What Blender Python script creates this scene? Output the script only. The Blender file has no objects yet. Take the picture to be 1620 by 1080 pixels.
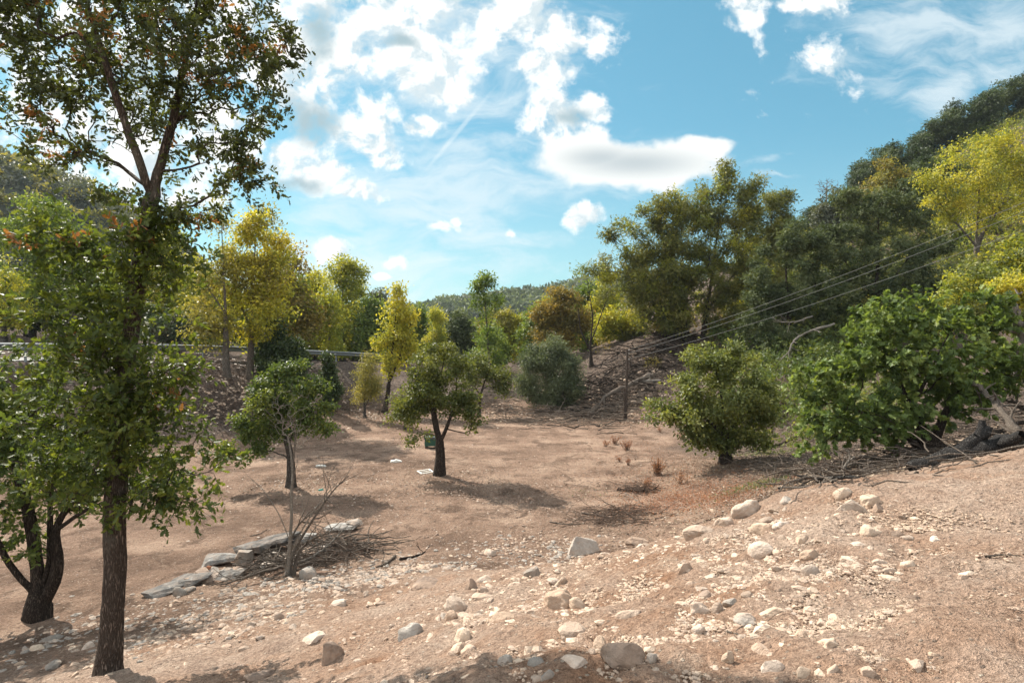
import bpy, bmesh, math, numpy as np
from mathutils import Vector, Matrix

# ------------------------------------------------------------------ camera, sky, sun, exposure
scene = bpy.context.scene
COL = scene.collection
cam_d = bpy.data.cameras.new("camera")
cam = bpy.data.objects.new("camera", cam_d)
COL.objects.link(cam)
cam_d.lens = 20.0
cam_d.sensor_width = 36.0
cam_d.clip_start = 0.05
cam_d.clip_end = 5000
cam.location = (0, 0, 0)
cam.rotation_euler = (math.radians(90), 0, 0)
scene.camera = cam
scene.view_settings.view_transform = 'Standard'
scene.view_settings.look = 'None'
scene.view_settings.gamma = 1
scene.view_settings.exposure = 1.30
scene.cycles.max_bounces = 8
scene.cycles.diffuse_bounces = 4
scene.cycles.transmission_bounces = 4
scene.cycles.caustics_reflective = False
scene.cycles.caustics_refractive = False

SUN_AZ, SUN_EL = -45.0, 43.0          # azimuth from +Y (negative is left), elevation
az, el = math.radians(SUN_AZ), math.radians(SUN_EL)
to_sun = Vector((math.sin(az) * math.cos(el), math.cos(az) * math.cos(el), math.sin(el)))
sun_d = bpy.data.lights.new("sun", 'SUN')
sun_d.energy = 4.0
sun_d.angle = math.radians(0.5)
sun_d.color = (1.0, 0.93, 0.82)
sun = bpy.data.objects.new("sun", sun_d)
sun.rotation_euler = to_sun.to_track_quat('Z', 'Y').to_euler()
sun.location = to_sun * 60
COL.objects.link(sun)

world = bpy.data.worlds.new("World")
scene.world = world
world.use_nodes = True


class NT:
    """small node-tree helper"""
    def __init__(s, tree):
        s.t = tree
        s.t.nodes.clear()

    def n(s, kind, **kw):
        nd = s.t.nodes.new(kind)
        for k, v in kw.items():
            setattr(nd, k, v)
        return nd

    def put(s, sock, v):
        if v is None:
            return
        if hasattr(v, 'node'):
            s.t.links.new(v, sock)
        else:
            sock.default_value = v

    def math(s, op, a, b=None, c=None, clamp=False):
        nd = s.n('ShaderNodeMath', operation=op, use_clamp=clamp)
        for i, v in enumerate((a, b, c)):
            if v is not None:
                s.put(nd.inputs[i], v)
        return nd.outputs[0]

    def vmath(s, op, a, b=None):
        nd = s.n('ShaderNodeVectorMath', operation=op)
        s.put(nd.inputs[0], a)
        if b is not None:
            s.put(nd.inputs[1], b)
        return nd.outputs['Value'] if op in ('LENGTH', 'DOT_PRODUCT') else nd.outputs[0]

    def mix(s, f, a, b, mode='MIX'):
        nd = s.n('ShaderNodeMix', data_type='RGBA', blend_type=mode)
        s.put(nd.inputs[0], f)
        s.put(nd.inputs[6], a)
        s.put(nd.inputs[7], b)
        return nd.outputs[2]

    def noise(s, vec, scale, detail=4, rough=0.55, dist=0.0, out=0):
        nd = s.n('ShaderNodeTexNoise')
        if vec is not None:
            s.put(nd.inputs['Vector'], vec)
        nd.inputs['Scale'].default_value = scale
        nd.inputs['Detail'].default_value = detail
        nd.inputs['Roughness'].default_value = rough
        nd.inputs['Distortion'].default_value = dist
        return nd.outputs[out]

    def ramp(s, f, stops):
        nd = s.n('ShaderNodeValToRGB')
        s.put(nd.inputs[0], f)
        cr = nd.color_ramp
        while len(cr.elements) < len(stops):
            cr.elements.new(0.5)
        for e, (p, c) in zip(cr.elements, stops):
            e.position = p
            e.color = tuple(c) + (1,) if len(c) == 3 else c
        return nd.outputs[0]

    def smooth(s, v, lo, hi):
        nd = s.n('ShaderNodeMapRange', interpolation_type='SMOOTHSTEP')
        s.put(nd.inputs[0], v)
        nd.inputs[1].default_value = lo
        nd.inputs[2].default_value = hi
        return nd.outputs[0]


def c4(c):
    return (c[0], c[1], c[2], 1.0)


F = 900.0     # focal length in photograph pixels (photograph is 1620 wide)


def build_sky():
    g = NT(world.node_tree)
    out = g.n('ShaderNodeOutputWorld')
    bg = g.n('ShaderNodeBackground')
    g.t.links.new(bg.outputs[0], out.inputs[0])
    sky = g.n('ShaderNodeTexSky', sky_type='NISHITA')
    sky.sun_disc = False
    sky.sun_elevation = el
    sky.sun_rotation = az
    sky.altitude = 600
    sky.air_density = 1.0
    sky.dust_density = 0.6
    sky.ozone_density = 1.5
    tc = g.n('ShaderNodeTexCoord')
    d = tc.outputs['Generated']
    sep = g.n('ShaderNodeSeparateXYZ')
    g.put(sep.inputs[0], d)
    ay = g.math('MAXIMUM', g.math('ABSOLUTE', sep.outputs[1]), 0.08)
    u = g.math('DIVIDE', sep.outputs[0], ay)
    v = g.math('DIVIDE', sep.outputs[2], ay)
    cmb = g.n('ShaderNodeCombineXYZ')
    g.put(cmb.inputs[0], u)
    g.put(cmb.inputs[1], v)
    uv = cmb.outputs[0]
    # gently warped cloud space
    wn = g.n('ShaderNodeTexNoise')
    g.put(wn.inputs['Vector'], uv)
    wn.inputs['Scale'].default_value = 7
    wn.inputs['Detail'].default_value = 5
    wv = g.vmath('SUBTRACT', wn.outputs['Color'], (0.5, 0.5, 0.5))
    wsc = g.n('ShaderNodeVectorMath', operation='SCALE')
    g.put(wsc.inputs[0], wv)
    wsc.inputs['Scale'].default_value = 0.09
    uvw = g.vmath('ADD', uv, wsc.outputs[0])

    def ell(vec, cx, cy, rx, ry, rot=0, amp=1.0):
        m = g.n('ShaderNodeMapping', vector_type='TEXTURE')
        g.put(m.inputs['Vector'], vec)
        m.inputs['Location'].default_value = ((cx - 810) / F, (540 - cy) / F, 0)
        m.inputs['Rotation'].default_value = (0, 0, math.radians(rot))
        m.inputs['Scale'].default_value = (rx / F, ry / F, 1)
        return g.math('MULTIPLY', g.math('SUBTRACT', 1.0, g.vmath('LENGTH', m.outputs[0])), amp)

    def union(vec, lst):
        r = None
        for e in lst:
            q = ell(vec, *e)
            r = q if r is None else g.math('MAXIMUM', r, q)
        return r

    puffs = [(560, 30, 190, 90), (680, 60, 110, 80), (400, 60, 260, 130, 0, .8), (690, 130, 60, 52), (900, 60, 85, 50),
             (870, 110, 60, 30), (575, 190, 70, 75), (870, 180, 58, 50), (935, 165, 38, 30), (900, 205, 66, 30),
             (600, 240, 50, 28), (500, 265, 62, 36), (575, 300, 42, 22, -15), (470, 240, 60, 40), (680, 195, 34, 18),
             (915, 340, 34, 20, 20, .75), (680, 364, 34, 12, 0, .55), (520, 402, 64, 18, 8, .6), (620, 414, 18, 9, 0, .45), (1185, 8, 56, 30, 10, .8),
             (1290, 4, 60, 30), (1298, 110, 44, 26, -20, .12), (480, 130, 90, 80, 0, .7), (810, 30, 110, 50, 0, .8), (200, 200, 260, 130, 0, .8),
             (60, 60, 200, 120, 0, .7), (260, 300, 120, 60, 0, .7), (808, 370, 12, 12, 0, .7), (715, 352, 10, 8, 0, .6), (610, 434, 16, 5, 0, .8),
             (160, -260, 300, 150), (700, -260, 260, 110, 0, .9), (1500, -300, 300, 120, 0, .8)]
    pm = union(uvw, puffs)
    fb = g.noise(uv, 13, 9, 0.6, 0.3)
    fb2 = g.noise(uv, 45, 6, 0.6)
    nz = g.math('ADD', g.math('MULTIPLY', g.math('SUBTRACT', fb, 0.5), 2.3), g.math('MULTIPLY', g.math('SUBTRACT', fb2, 0.5), 0.7))
    dens = g.smooth(g.math('ADD', g.math('MINIMUM', pm, 0.42), nz), -0.06, 0.50)
    # sunlit and shaded sides of the billows
    off = g.vmath('ADD', uv, (-0.022, 0.022, 0))
    fbs = g.noise(off, 13, 5, 0.6, 0.3)
    fb0 = g.noise(uv, 13, 5, 0.6, 0.3)
    relief = g.smooth(g.math('SUBTRACT', fb0, fbs), -0.11, 0.07)
    # smooth lens-shaped cloud
    lens = union(uvw, [(990, 256, 172, 44, -1), (920, 240, 80, 40), (1090, 240, 80, 26)])
    ld = g.smooth(g.math('ADD', lens, g.math('MULTIPLY', g.math('SUBTRACT', fb, 0.5), 0.75)), -0.05, 0.30)
    # thin streaky veils
    wm = g.n('ShaderNodeMapping')
    g.put(wm.inputs['Vector'], uvw)
    wm.inputs['Rotation'].default_value = (0, 0, math.radians(-28))
    wm.inputs['Scale'].default_value = (3.0, 9.0, 1)
    st = g.noise(wm.outputs[0], 2.2, 7, 0.62, 0.4)
    veil = union(uvw, [(1450, 70, 190, 110), (1490, 150, 90, 60, 30), (1590, 60, 120, 120), (1215, 262, 60, 12, 14), (1230, 283, 55, 9),
                       (650, 310, 400, 170), (560, 430, 420, 100), (720, 90, 260, 160)])
    vd = g.math('MULTIPLY', g.smooth(g.math('ADD', veil, g.math('MULTIPLY', g.math('SUBTRACT', st, 0.5), 2.6)), 0.06, 1.1), 0.68)
    # straight vapour trail
    ml = g.n('ShaderNodeMapping', vector_type='TEXTURE')
    g.put(ml.inputs['Vector'], uv)
    ml.inputs['Location'].default_value = ((725 - 810) / F, (540 - 208) / F, 0)
    ml.inputs['Rotation'].default_value = (0, 0, math.radians(50))
    ml.inputs['Scale'].default_value = (110 / F, 5.5 / F, 1)
    trail = g.math('MULTIPLY', g.smooth(g.math('SUBTRACT', 1, g.vmath('LENGTH', ml.outputs[0])), 0, 0.8), g.math('MULTIPLY', fb2, 0.8), clamp=True)
    # shaded bellies of the thick clouds
    grey = union(uvw, [(505, 50, 36, 50), (492, 185, 56, 46), (470, 290, 60, 20), (905, 178, 34, 20), (640, 60, 30, 16), (250, 120, 120, 60, 0, .6)])
    gd = g.smooth(g.math('ADD', grey, g.math('MULTIPLY', nz, 0.7)), -0.15, 0.9)
    gl = g.smooth(union(uv, [(1005, 258, 150, 32), (950, 250, 90, 28)]), -0.1, 1.0)

    skyc = g.mix(1.0, sky.outputs[0], (0.68, 0.98, 0.84, 1), 'MULTIPLY')
    # pale band of moisture low over the valley
    low = g.smooth(v, 0.40, 0.0)
    skyc = g.mix(g.math('MULTIPLY', g.smooth(v, -0.05, 0.4), 0.45), skyc, (0.70, 2.45, 3.5, 1))
    skyc = g.mix(g.math('MULTIPLY', low, 0.7), skyc, (2.0, 3.4, 3.75, 1))
    white = (6.6, 6.55, 6.4, 1)
    white2 = (4.8, 5.3, 5.5, 1)
    c = g.mix(vd, skyc, white2)
    c = g.mix(trail, c, white2)
    puffc = g.mix(gd, g.mix(relief, (3.9, 4.5, 4.75, 1), white), (2.5, 3.2, 3.5, 1))
    c = g.mix(dens, c, puffc)
    c = g.mix(g.math('MULTIPLY', gd, 0.5), c, (2.3, 3.2, 3.5, 1))
    lensc = g.mix(gl, (5.6, 5.7, 5.6, 1), (3.3, 3.7, 3.85, 1))
    c = g.mix(ld, c, lensc)
    cover = g.noise(d, 2.4, 7, 0.62, 0.5)  # unseen bright clouds, added overhead and behind the camera to raise fill light
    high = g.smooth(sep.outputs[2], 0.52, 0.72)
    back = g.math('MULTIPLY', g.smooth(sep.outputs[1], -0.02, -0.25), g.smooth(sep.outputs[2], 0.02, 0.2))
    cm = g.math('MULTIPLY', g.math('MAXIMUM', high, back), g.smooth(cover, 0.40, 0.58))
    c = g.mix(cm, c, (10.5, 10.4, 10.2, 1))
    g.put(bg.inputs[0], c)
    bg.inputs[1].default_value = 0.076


build_sky()

# ------------------------------------------------------------------ helpers
RNG = np.random.default_rng(7)


def tag(o, label=None, cat=None, group=None, kind=None):
    if label:
        o['label'] = label
    if cat:
        o['category'] = cat
    if group:
        o['group'] = group
    if kind:
        o['kind'] = kind
    return o


def empty(name, loc, label, cat, group=None):
    o = bpy.data.objects.new(name, None)
    o.empty_display_size = 0.2
    o.location = loc
    COL.objects.link(o)
    return tag(o, label, cat, group)


def mesh_np(name, V, polys, smooth=False, fattr=None):
    """V (n,3); polys: list of int arrays (m,k); fattr: dict name -> per-face floats"""
    me = bpy.data.meshes.new(name)
    V = np.asarray(V, np.float32)
    me.vertices.add(len(V))
    me.vertices.foreach_set('co', V.ravel())
    loops = np.concatenate([p.ravel() for p in polys]).astype(np.int32)
    tot = np.concatenate([np.full(len(p), p.shape[1], np.int32) for p in polys])
    start = np.concatenate([[0], np.cumsum(tot)[:-1]]).astype(np.int32)
    me.loops.add(len(loops))
    me.loops.foreach_set('vertex_index', loops)
    me.polygons.add(len(tot))
    me.polygons.foreach_set('loop_start', start)
    me.polygons.foreach_set('loop_total', tot)
    me.polygons.foreach_set('use_smooth', np.full(len(tot), smooth))
    if fattr:
        for k, a in fattr.items():
            at = me.attributes.new(k, 'FLOAT', 'FACE')
            at.data.foreach_set('value', np.asarray(a, np.float32))
    me.update(calc_edges=True)
    me.validate()
    return me


def obj(name, me, mat, parent=None, loc=None):
    o = bpy.data.objects.new(name, me)
    if mat is not None:
        me.materials.append(mat)
    if parent is not None:
        o.parent = parent
    if loc is not None:
        o.location = loc
    COL.objects.link(o)
    return o


def px(x, y, d):
    """measured photograph position at distance d -> place in the valley"""
    return np.array(((x - 810) / F * d, d, (540 - y) / F * d))


def unit(a):
    return a / np.maximum(np.linalg.norm(a, axis=-1, keepdims=True), 1e-9)


def vnoise(x, y, seed=0):
    xi, yi = np.floor(x).astype(np.int64), np.floor(y).astype(np.int64)
    fx, fy = x - xi, y - yi
    fx, fy = fx * fx * (3 - 2 * fx), fy * fy * (3 - 2 * fy)

    def h(a, b):
        n = (a * 374761393 + b * 668265263 + seed * 974634777) & 0xFFFFFFFF
        n = ((n ^ (n >> 13)) * 1274126177) & 0xFFFFFFFF
        return ((n ^ (n >> 16)) & 0xFFFF) / 65535.0
    return (h(xi, yi) * (1 - fx) + h(xi + 1, yi) * fx) * (1 - fy) + (h(xi, yi + 1) * (1 - fx) + h(xi + 1, yi + 1) * fx) * fy


def fbm(x, y, oct=4, seed=0, gain=0.5):
    r, a, s = 0, 1, 0
    for i in range(oct):
        r = r + a * (vnoise(x, y, seed + i) - 0.5)
        s += a
        a *= gain
        x, y = x * 2.03 + 5.1, y * 2.03 + 9.7
    return r / s * 2


# ------------------------------------------------------------------ terrain
CP = [px(*p) for p in [
    (1620, 1080, 2.4), (1350, 1080, 2.6), (1100, 1080, 2.75), (810, 1080, 3.0), (500, 1080, 4.2), (170, 1072, 6.0), (0, 1060, 6.8),
    (1620, 900, 3.6), (1400, 900, 4.0), (1200, 930, 4.1), (1000, 980, 4.0), (880, 965, 4.7), (700, 990, 5.0),
    (1620, 716, 6.6), (1500, 737, 7.0), (1400, 757, 7.2), (1250, 790, 7.3), (1180, 808, 7.3), (1080, 838, 7.4), (1000, 862, 7.5), (900, 890, 8.0),
    (780, 900, 9.3), (700, 870, 11.8), (560, 905, 10.5), (440, 910, 10.6), (400, 960, 8.6), (300, 1000, 7.6), (640, 940, 7.8), (200, 935, 10), (60, 985, 9),
    (1300, 778, 9.6), (1340, 757, 10.6), (1280, 762, 12.5), (1450, 715, 13), (1400, 702, 17), (1620, 690, 12), (1620, 640, 16), (1520, 722, 9.5),
    (1148, 730, 19), (1230, 700, 24), (960, 642, 36), (1000, 565, 40), (1040, 530, 42), (1040, 640, 34), (1100, 560, 40), (930, 648, 38), (940, 560, 46),
    (1240, 600, 30), (1240, 520, 38), (1400, 500, 38), (1620, 200, 75), (1500, 262, 75), (1400, 312, 78), (1300, 365, 80), (1215, 390, 80), (1150, 430, 80), (1000, 490, 80),
    (1620, 400, 45), (1620, 550, 25), (1500, 560, 28), (1400, 410, 50), (350, 620, 27)]]
CP += [np.array(p, float) for p in [
    (3, 9.5, -3.7), (2, 11, -4.3), (4.5, 11, -3.5), (0.5, 10.5, -4.3),
    (-14, 12, -4.5), (-8, 14, -4.5), (-4, 16, -4.5), (0, 15, -4.5), (4, 16, -4.45), (-8, 20, -4.5), (0, 20, -4.5), (4, 20, -4.5), (-6, 25, -4.5), (0, 25, -4.5),
    (4, 26, -4.5), (-5, 30, -4.5), (0, 31, -4.5), (4, 32, -4.5), (6.6, 33, -4.5), (-11, 9, -4.5), (-16, 12, -4.5), (-22, 12, -4),
    (-14, 20, -4.4), (-11.5, 27, -4.3), (-8.5, 36, -4.3), (-19, 23, -0.95), (-16, 30, -1.05), (-13.5, 38, -1.4), (-10.8, 50, -1.9), (-9.3, 60, -2.3),
    (-27, 22, -0.85), (-24, 31, -0.9), (-20.5, 41, -1.3), (-17.5, 52, -1.8), (-15.5, 62, -2.2), (-20, 14, -2.4), (-28, 10, -1.2),
    (-6, 44, -3.0), (-3, 37, -4.4), (-3, 44, -3.1), (2, 38, -4.4), (2, 46, -3.1), (0, 62, -3), (0, 90, -3), (-12, 90, -3), (12, 66, 0.5),
    (-40, 30, 0.5), (-45, 60, 1), (-60, 100, 3), (-50, 0, 0), (0, -5, -1.5), (12, -5, -1), (-10, -5, -4), (-20, -10, -4), (30, 0, 1), (40, -20, 3), (30, -30, 0), (-30, -30, -4),
    (90, 75, 40), (110, 40, 34), (60, 40, 14), (80, 110, 34), (0, 1, -1.62), (0, -30, -2), (110, -30, 20), (40, 110, 8)]]
CP = np.array(CP)
MQ = 1.2


def _phi(ax, ay, b):
    return np.sqrt((ax[:, None] - b[None, :, 0]) ** 2 + (ay[:, None] - b[None, :, 1]) ** 2 + MQ * MQ)


_A = _phi(CP[:, 0], CP[:, 1], CP) - 0.02 * np.eye(len(CP))
_Z0 = -3.0
_W = np.linalg.solve(_A, CP[:, 2] - _Z0)


def height0(x, y):
    x = np.atleast_1d(np.asarray(x, float))
    y = np.atleast_1d(np.asarray(y, float))
    r = np.empty(len(x))
    for i in range(0, len(x), 40000):
        r[i:i + 40000] = _phi(x[i:i + 40000], y[i:i + 40000], CP) @ _W + _Z0
    R = np.hypot(x, y)
    k = np.clip((R - 120) / 60, 0, 1)
    k = k * k * (3 - 2 * k)
    return np.clip(r, -7, 44) * (1 - k) - 4 * k


ROAD = np.array([(-22.5, 5, -0.7), (-21.2, 15, -0.72), (-19.8, 23, -0.80), (-16.8, 30, -0.92), (-14.2, 38, -1.3), (-11.6, 50, -1.82), (-10.0, 60, -2.2), (-8.0, 75, -2.5), (-8, 95, -2.6)])
ROAD_W = 6.6


def catmull(P, n):
    P = np.asarray(P, float)
    Q = np.vstack([2 * P[0] - P[1], P, 2 * P[-1] - P[-2]])
    out = []
    for i in range(1, len(Q) - 2):
        for t in np.linspace(0, 1, n, endpoint=False):
            a, b, c, d = Q[i - 1:i + 3]
            out.append(0.5 * (2 * b + (c - a) * t + (2 * a - 5 * b + 4 * c - d) * t * t + (3 * b - a - 3 * c + d) * t ** 3))
    out.append(P[-1])
    return np.array(out)


RL = catmull(ROAD, 8)                       # near edge of the road
_t = unit(np.gradient(RL[:, :2], axis=0))
RN = np.stack([-_t[:, 1], _t[:, 0]], 1)     # points to the far side (left)


def road_mask(x, y):
    """signed distance across the road from the near edge and the road height there"""
    d = np.full(len(x), 1e9)
    s = np.zeros(len(x))
    z = np.zeros(len(x))
    for i in range(len(RL)):
        dx, dy = x - RL[i, 0], y - RL[i, 1]
        q = np.hypot(dx, dy)
        m = q < d
        d[m] = q[m]
        s[m] = (dx * RN[i, 0] + dy * RN[i, 1])[m]
        z[m] = RL[i, 2]
    return d, s, z


def height(x, y, detail=True):
    x = np.atleast_1d(np.asarray(x, float))
    y = np.atleast_1d(np.asarray(y, float))
    h = height0(x, y)
    R = np.hypot(x, y)
    d, s, z = road_mask(x, y)
    flat = np.where((d < 14), np.clip((s + 2.2) / 1.4, 0, 1) * np.clip((ROAD_W + 3.0 - s) / 1.5, 0, 1), 0)
    flat = flat * np.clip((y - 5) / 6, 0, 1) * np.clip((95 - y) / 10, 0, 1)
    if detail:
        bank = np.clip((h + 4.25) / 0.8, 0, 1)
        rough = 0.03 + 0.11 * bank
        rough = rough * np.clip(R / 4, 0.55, 1) + np.clip((R - 34) / 30, 0, 1) * 0.5
        # ragged slopes below the road and behind the field
        slope = np.exp(-((s + 4.5) / 3.0) ** 2) * (d < 14)
        rough = rough + 0.20 * slope
        h = h + rough * fbm(x * 0.55, y * 0.55, 4, 3) * 1.4
        h = h + (0.02 + 0.05 * bank) * fbm(x * 2.3, y * 2.3, 4, 11, 0.6) * np.clip(1.4 - R / 60, 0, 1)
    return h * (1 - flat) + (z - 0.03) * flat


def hz(x, y):
    return float(height(np.array([x]), np.array([y]))[0])


def ground_at(pxx, pyy, dmin=1.5, dmax=120):
    """where a sight line from the viewpoint meets the terrain"""
    u, v = (pxx - 810) / F, (540 - pyy) / F
    t = np.geomspace(dmin, dmax, 500)
    hh = height(u * t, t)
    below = np.nonzero(v * t <= hh)[0]
    if len(below) == 0:
        return np.array((u * dmax, dmax, hz(u * dmax, dmax)))
    i = below[0]
    a, b = (t[i - 1] if i else t[0]), t[i]
    tt = np.linspace(a, b, 12)
    h2 = height(u * tt, tt)
    k = np.nonzero(v * tt <= h2)[0]
    tb = tt[k[0]] if len(k) else b
    return np.array((u * tb, tb, hz(u * tb, tb)))


# ------------------------------------------------------------------ materials
def newmat(name):
    m = bpy.data.materials.new(name)
    m.use_nodes = True
    g = NT(m.node_tree)
    out = g.n('ShaderNodeOutputMaterial')
    b = g.n('ShaderNodeBsdfPrincipled')
    b.inputs['Roughness'].default_value = 0.9
    b.inputs['Specular IOR Level'].default_value = 0.25
    g.t.links.new(b.outputs[0], out.inputs[0])
    return m, g, b, out


def bump(g, b, hgt, strength, dist):
    bp = g.n('ShaderNodeBump')
    g.put(bp.inputs['Height'], hgt)
    bp.inputs['Strength'].default_value = strength
    bp.inputs['Distance'].default_value = dist
    g.t.links.new(bp.outputs[0], b.inputs['Normal'])


def ground_mat():
    m, g, b, out = newmat("bare_earth")
    tc = g.n('ShaderNodeTexCoord').outputs['Object']
    zone = g.n('ShaderNodeAttribute', attribute_name='zone').outputs['Fac']
    lit = g.n('ShaderNodeAttribute', attribute_name='litter').outputs['Fac']
    n1 = g.noise(tc, 0.55, 6, 0.6)
    n2 = g.noise(tc, 5.5, 6, 0.65)
    n3 = g.noise(tc, 28, 5, 0.7)
    n4 = g.noise(tc, 110, 3, 0.7)
    n5 = g.noise(tc, 1.7, 5, 0.6)
    field = g.ramp(n1, [(0.36, (0.19, 0.126, 0.092)), (0.5, (0.295, 0.198, 0.145)), (0.64, (0.41, 0.292, 0.218))])
    bank = g.ramp(g.math('ADD', g.math('MULTIPLY', n1, .5), g.math('MULTIPLY', n5, .5)), [(0.35, (0.33, 0.19, 0.12)), (0.45, (0.395, 0.262, 0.188)), (0.55, (0.44, 0.318, 0.245)), (0.66, (0.53, 0.405, 0.32))])
    n6 = g.noise(tc, 1.15, 7, 0.7, 0.8)
    field = g.mix(g.math('MULTIPLY', g.smooth(n6, 0.50, 0.62), 0.75), field, (0.125, 0.082, 0.06, 1))
    bank = g.mix(g.math('MULTIPLY', g.smooth(n6, 0.54, 0.68), 0.5), bank, (0.24, 0.17, 0.135, 1))
    bank = g.mix(g.math('MULTIPLY', g.smooth(n6, 0.44, 0.32), 0.45), bank, (0.60, 0.47, 0.37, 1))
    n7 = g.noise(tc, 3.4, 6, 0.72, 0.5)
    field = g.mix(g.math('MULTIPLY', g.smooth(n7, 0.55, 0.66), 0.5), field, (0.42, 0.31, 0.235, 1))
    col = g.mix(zone, field, bank)
    litc = g.ramp(n2, [(0.3, (0.05, 0.04, 0.034)), (0.5, (0.115, 0.086, 0.07)), (0.7, (0.22, 0.172, 0.142))])
    lf = g.math('MULTIPLY', lit, g.math('ADD', g.math('MULTIPLY', n5, 1.5), 0.35), clamp=True)
    col = g.mix(lf, col, litc)
    # grit and crumbs: small pale and dark grains that belong to the soil
    vo = g.n('ShaderNodeTexVoronoi', feature='F1')
    g.put(vo.inputs['Vector'], tc)
    vo.inputs['Scale'].default_value = 26
    vo.inputs['Randomness'].default_value = 1
    vs = g.n('ShaderNodeSeparateXYZ')
    g.put(vs.inputs[0], vo.outputs['Color'])
    grain = g.math('MULTIPLY', g.smooth(vo.outputs['Distance'], 0.34, 0.22), g.math('GREATER_THAN', vs.outputs[0], 0.72))
    gcol = g.mix(vs.outputs[1], (0.16, 0.12, 0.10, 1), (0.66, 0.55, 0.44, 1))
    col = g.mix(g.math('MULTIPLY', grain, 0.8), col, gcol)
    col = g.mix(0.75, col, g.ramp(n3, [(0.36, (0.52, 0.47, 0.44)), (0.5, (1, 1, 1)), (0.64, (1.32, 1.3, 1.28))]), 'MULTIPLY')
    col = g.mix(0.55, col, g.ramp(n4, [(0.38, (0.5, 0.47, 0.44)), (0.5, (1, 1, 1)), (0.62, (1.4, 1.38, 1.34))]), 'MULTIPLY')
    g.put(b.inputs['Base Color'], col)
    b.inputs['Roughness'].default_value = 1
    b.inputs['Specular IOR Level'].default_value = 0.1
    hgt = g.math('ADD', g.math('MULTIPLY', n2, 1.2), g.math('ADD', g.math('MULTIPLY', n3, .55), g.math('ADD', g.math('MULTIPLY', n4, .22), g.math('MULTIPLY', grain, .22))))
    bump(g, b, hgt, 1.0, 0.13)
    return m


def stone_mat(name, c1, c2, c3, scale=3.0, dirt=0.6):
    m, g, b, out = newmat(name)
    tc = g.n('ShaderNodeTexCoord').outputs['Object']
    oi = g.n('ShaderNodeObjectInfo').outputs['Random']
    off = g.n('ShaderNodeVectorMath', operation='ADD')
    g.put(off.inputs[0], tc)
    cx = g.n('ShaderNodeCombineXYZ')
    g.put(cx.inputs[0], g.math('MULTIPLY', oi, 37))
    g.put(cx.inputs[1], g.math('MULTIPLY', oi, 11))
    g.put(off.inputs[1], cx.outputs[0])
    v = off.outputs[0]
    n1 = g.noise(v, scale * .6, 6, 0.65, 0.6)
    n2 = g.noise(v, scale * 6, 5, 0.7)
    fac = g.math('ADD', g.math('MULTIPLY', n1, 0.7), g.math('MULTIPLY', oi, 0.3))
    col = g.ramp(fac, [(0.3, c1), (0.5, c2), (0.68, c3)])
    col = g.mix(0.5, col, g.ramp(n2, [(0.3, (0.6, 0.57, 0.53)), (0.55, (1, 1, 1)), (0.7, (1.2, 1.2, 1.2))]), 'MULTIPLY')
    n3 = g.noise(v, scale * 1.1, 4, 0.6)
    col = g.mix(g.math('MULTIPLY', g.smooth(n3, 0.42, 0.62), dirt), col, (0.42, 0.295, 0.215, 1))
    g.put(b.inputs['Base Color'], col)
    b.inputs['Roughness'].default_value = 0.88
    bump(g, b, g.math('ADD', n1, g.math('MULTIPLY', n2, 0.35)), 0.6, 0.12)
    return m


def bark_mat(name, c1, c2, scale=1.0, lichen=0.0):
    m, g, b, out = newmat(name)
    tc = g.n('ShaderNodeTexCoord').outputs['Object']
    mp = g.n('ShaderNodeMapping')
    g.put(mp.inputs['Vector'], tc)
    mp.inputs['Scale'].default_value = (34 * scale, 34 * scale, 5.5 * scale)
    vo = g.n('ShaderNodeTexVoronoi', feature='DISTANCE_TO_EDGE')
    dn = g.n('ShaderNodeTexNoise')
    g.put(dn.inputs['Vector'], mp.outputs[0])
    dn.inputs['Scale'].default_value = 0.9
    dn.inputs['Detail'].default_value = 6
    dsc = g.n('ShaderNodeVectorMath', operation='SCALE')
    g.put(dsc.inputs[0], dn.outputs['Color'])
    dsc.inputs['Scale'].default_value = 2.6
    g.put(vo.inputs['Vector'], g.vmath('ADD', mp.outputs[0], dsc.outputs[0]))
    vo.inputs['Scale'].default_value = 1.6
    e = g.smooth(vo.outputs['Distance'], 0.0, 0.36)
    n = g.noise(tc, 9 * scale, 6, 0.7)
    n2 = g.noise(tc, 1.6, 4, 0.6)
    col = g.mix(g.math('MULTIPLY', e, g.math('ADD', n, 0.25), clamp=True), c4(c1), c4(c2))
    if lichen:
        col = g.mix(g.math('MULTIPLY', g.smooth(n2, 0.52, 0.66), lichen), col, (0.30, 0.29, 0.24, 1))
    g.put(b.inputs['Base Color'], col)
    b.inputs['Roughness'].default_value = 0.95
    b.inputs['Specular IOR Level'].default_value = 0.12
    bump(g, b, g.math('ADD', e, g.math('MULTIPLY', n, 0.5)), 1.0, 0.02 / scale)
    return m


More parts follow.
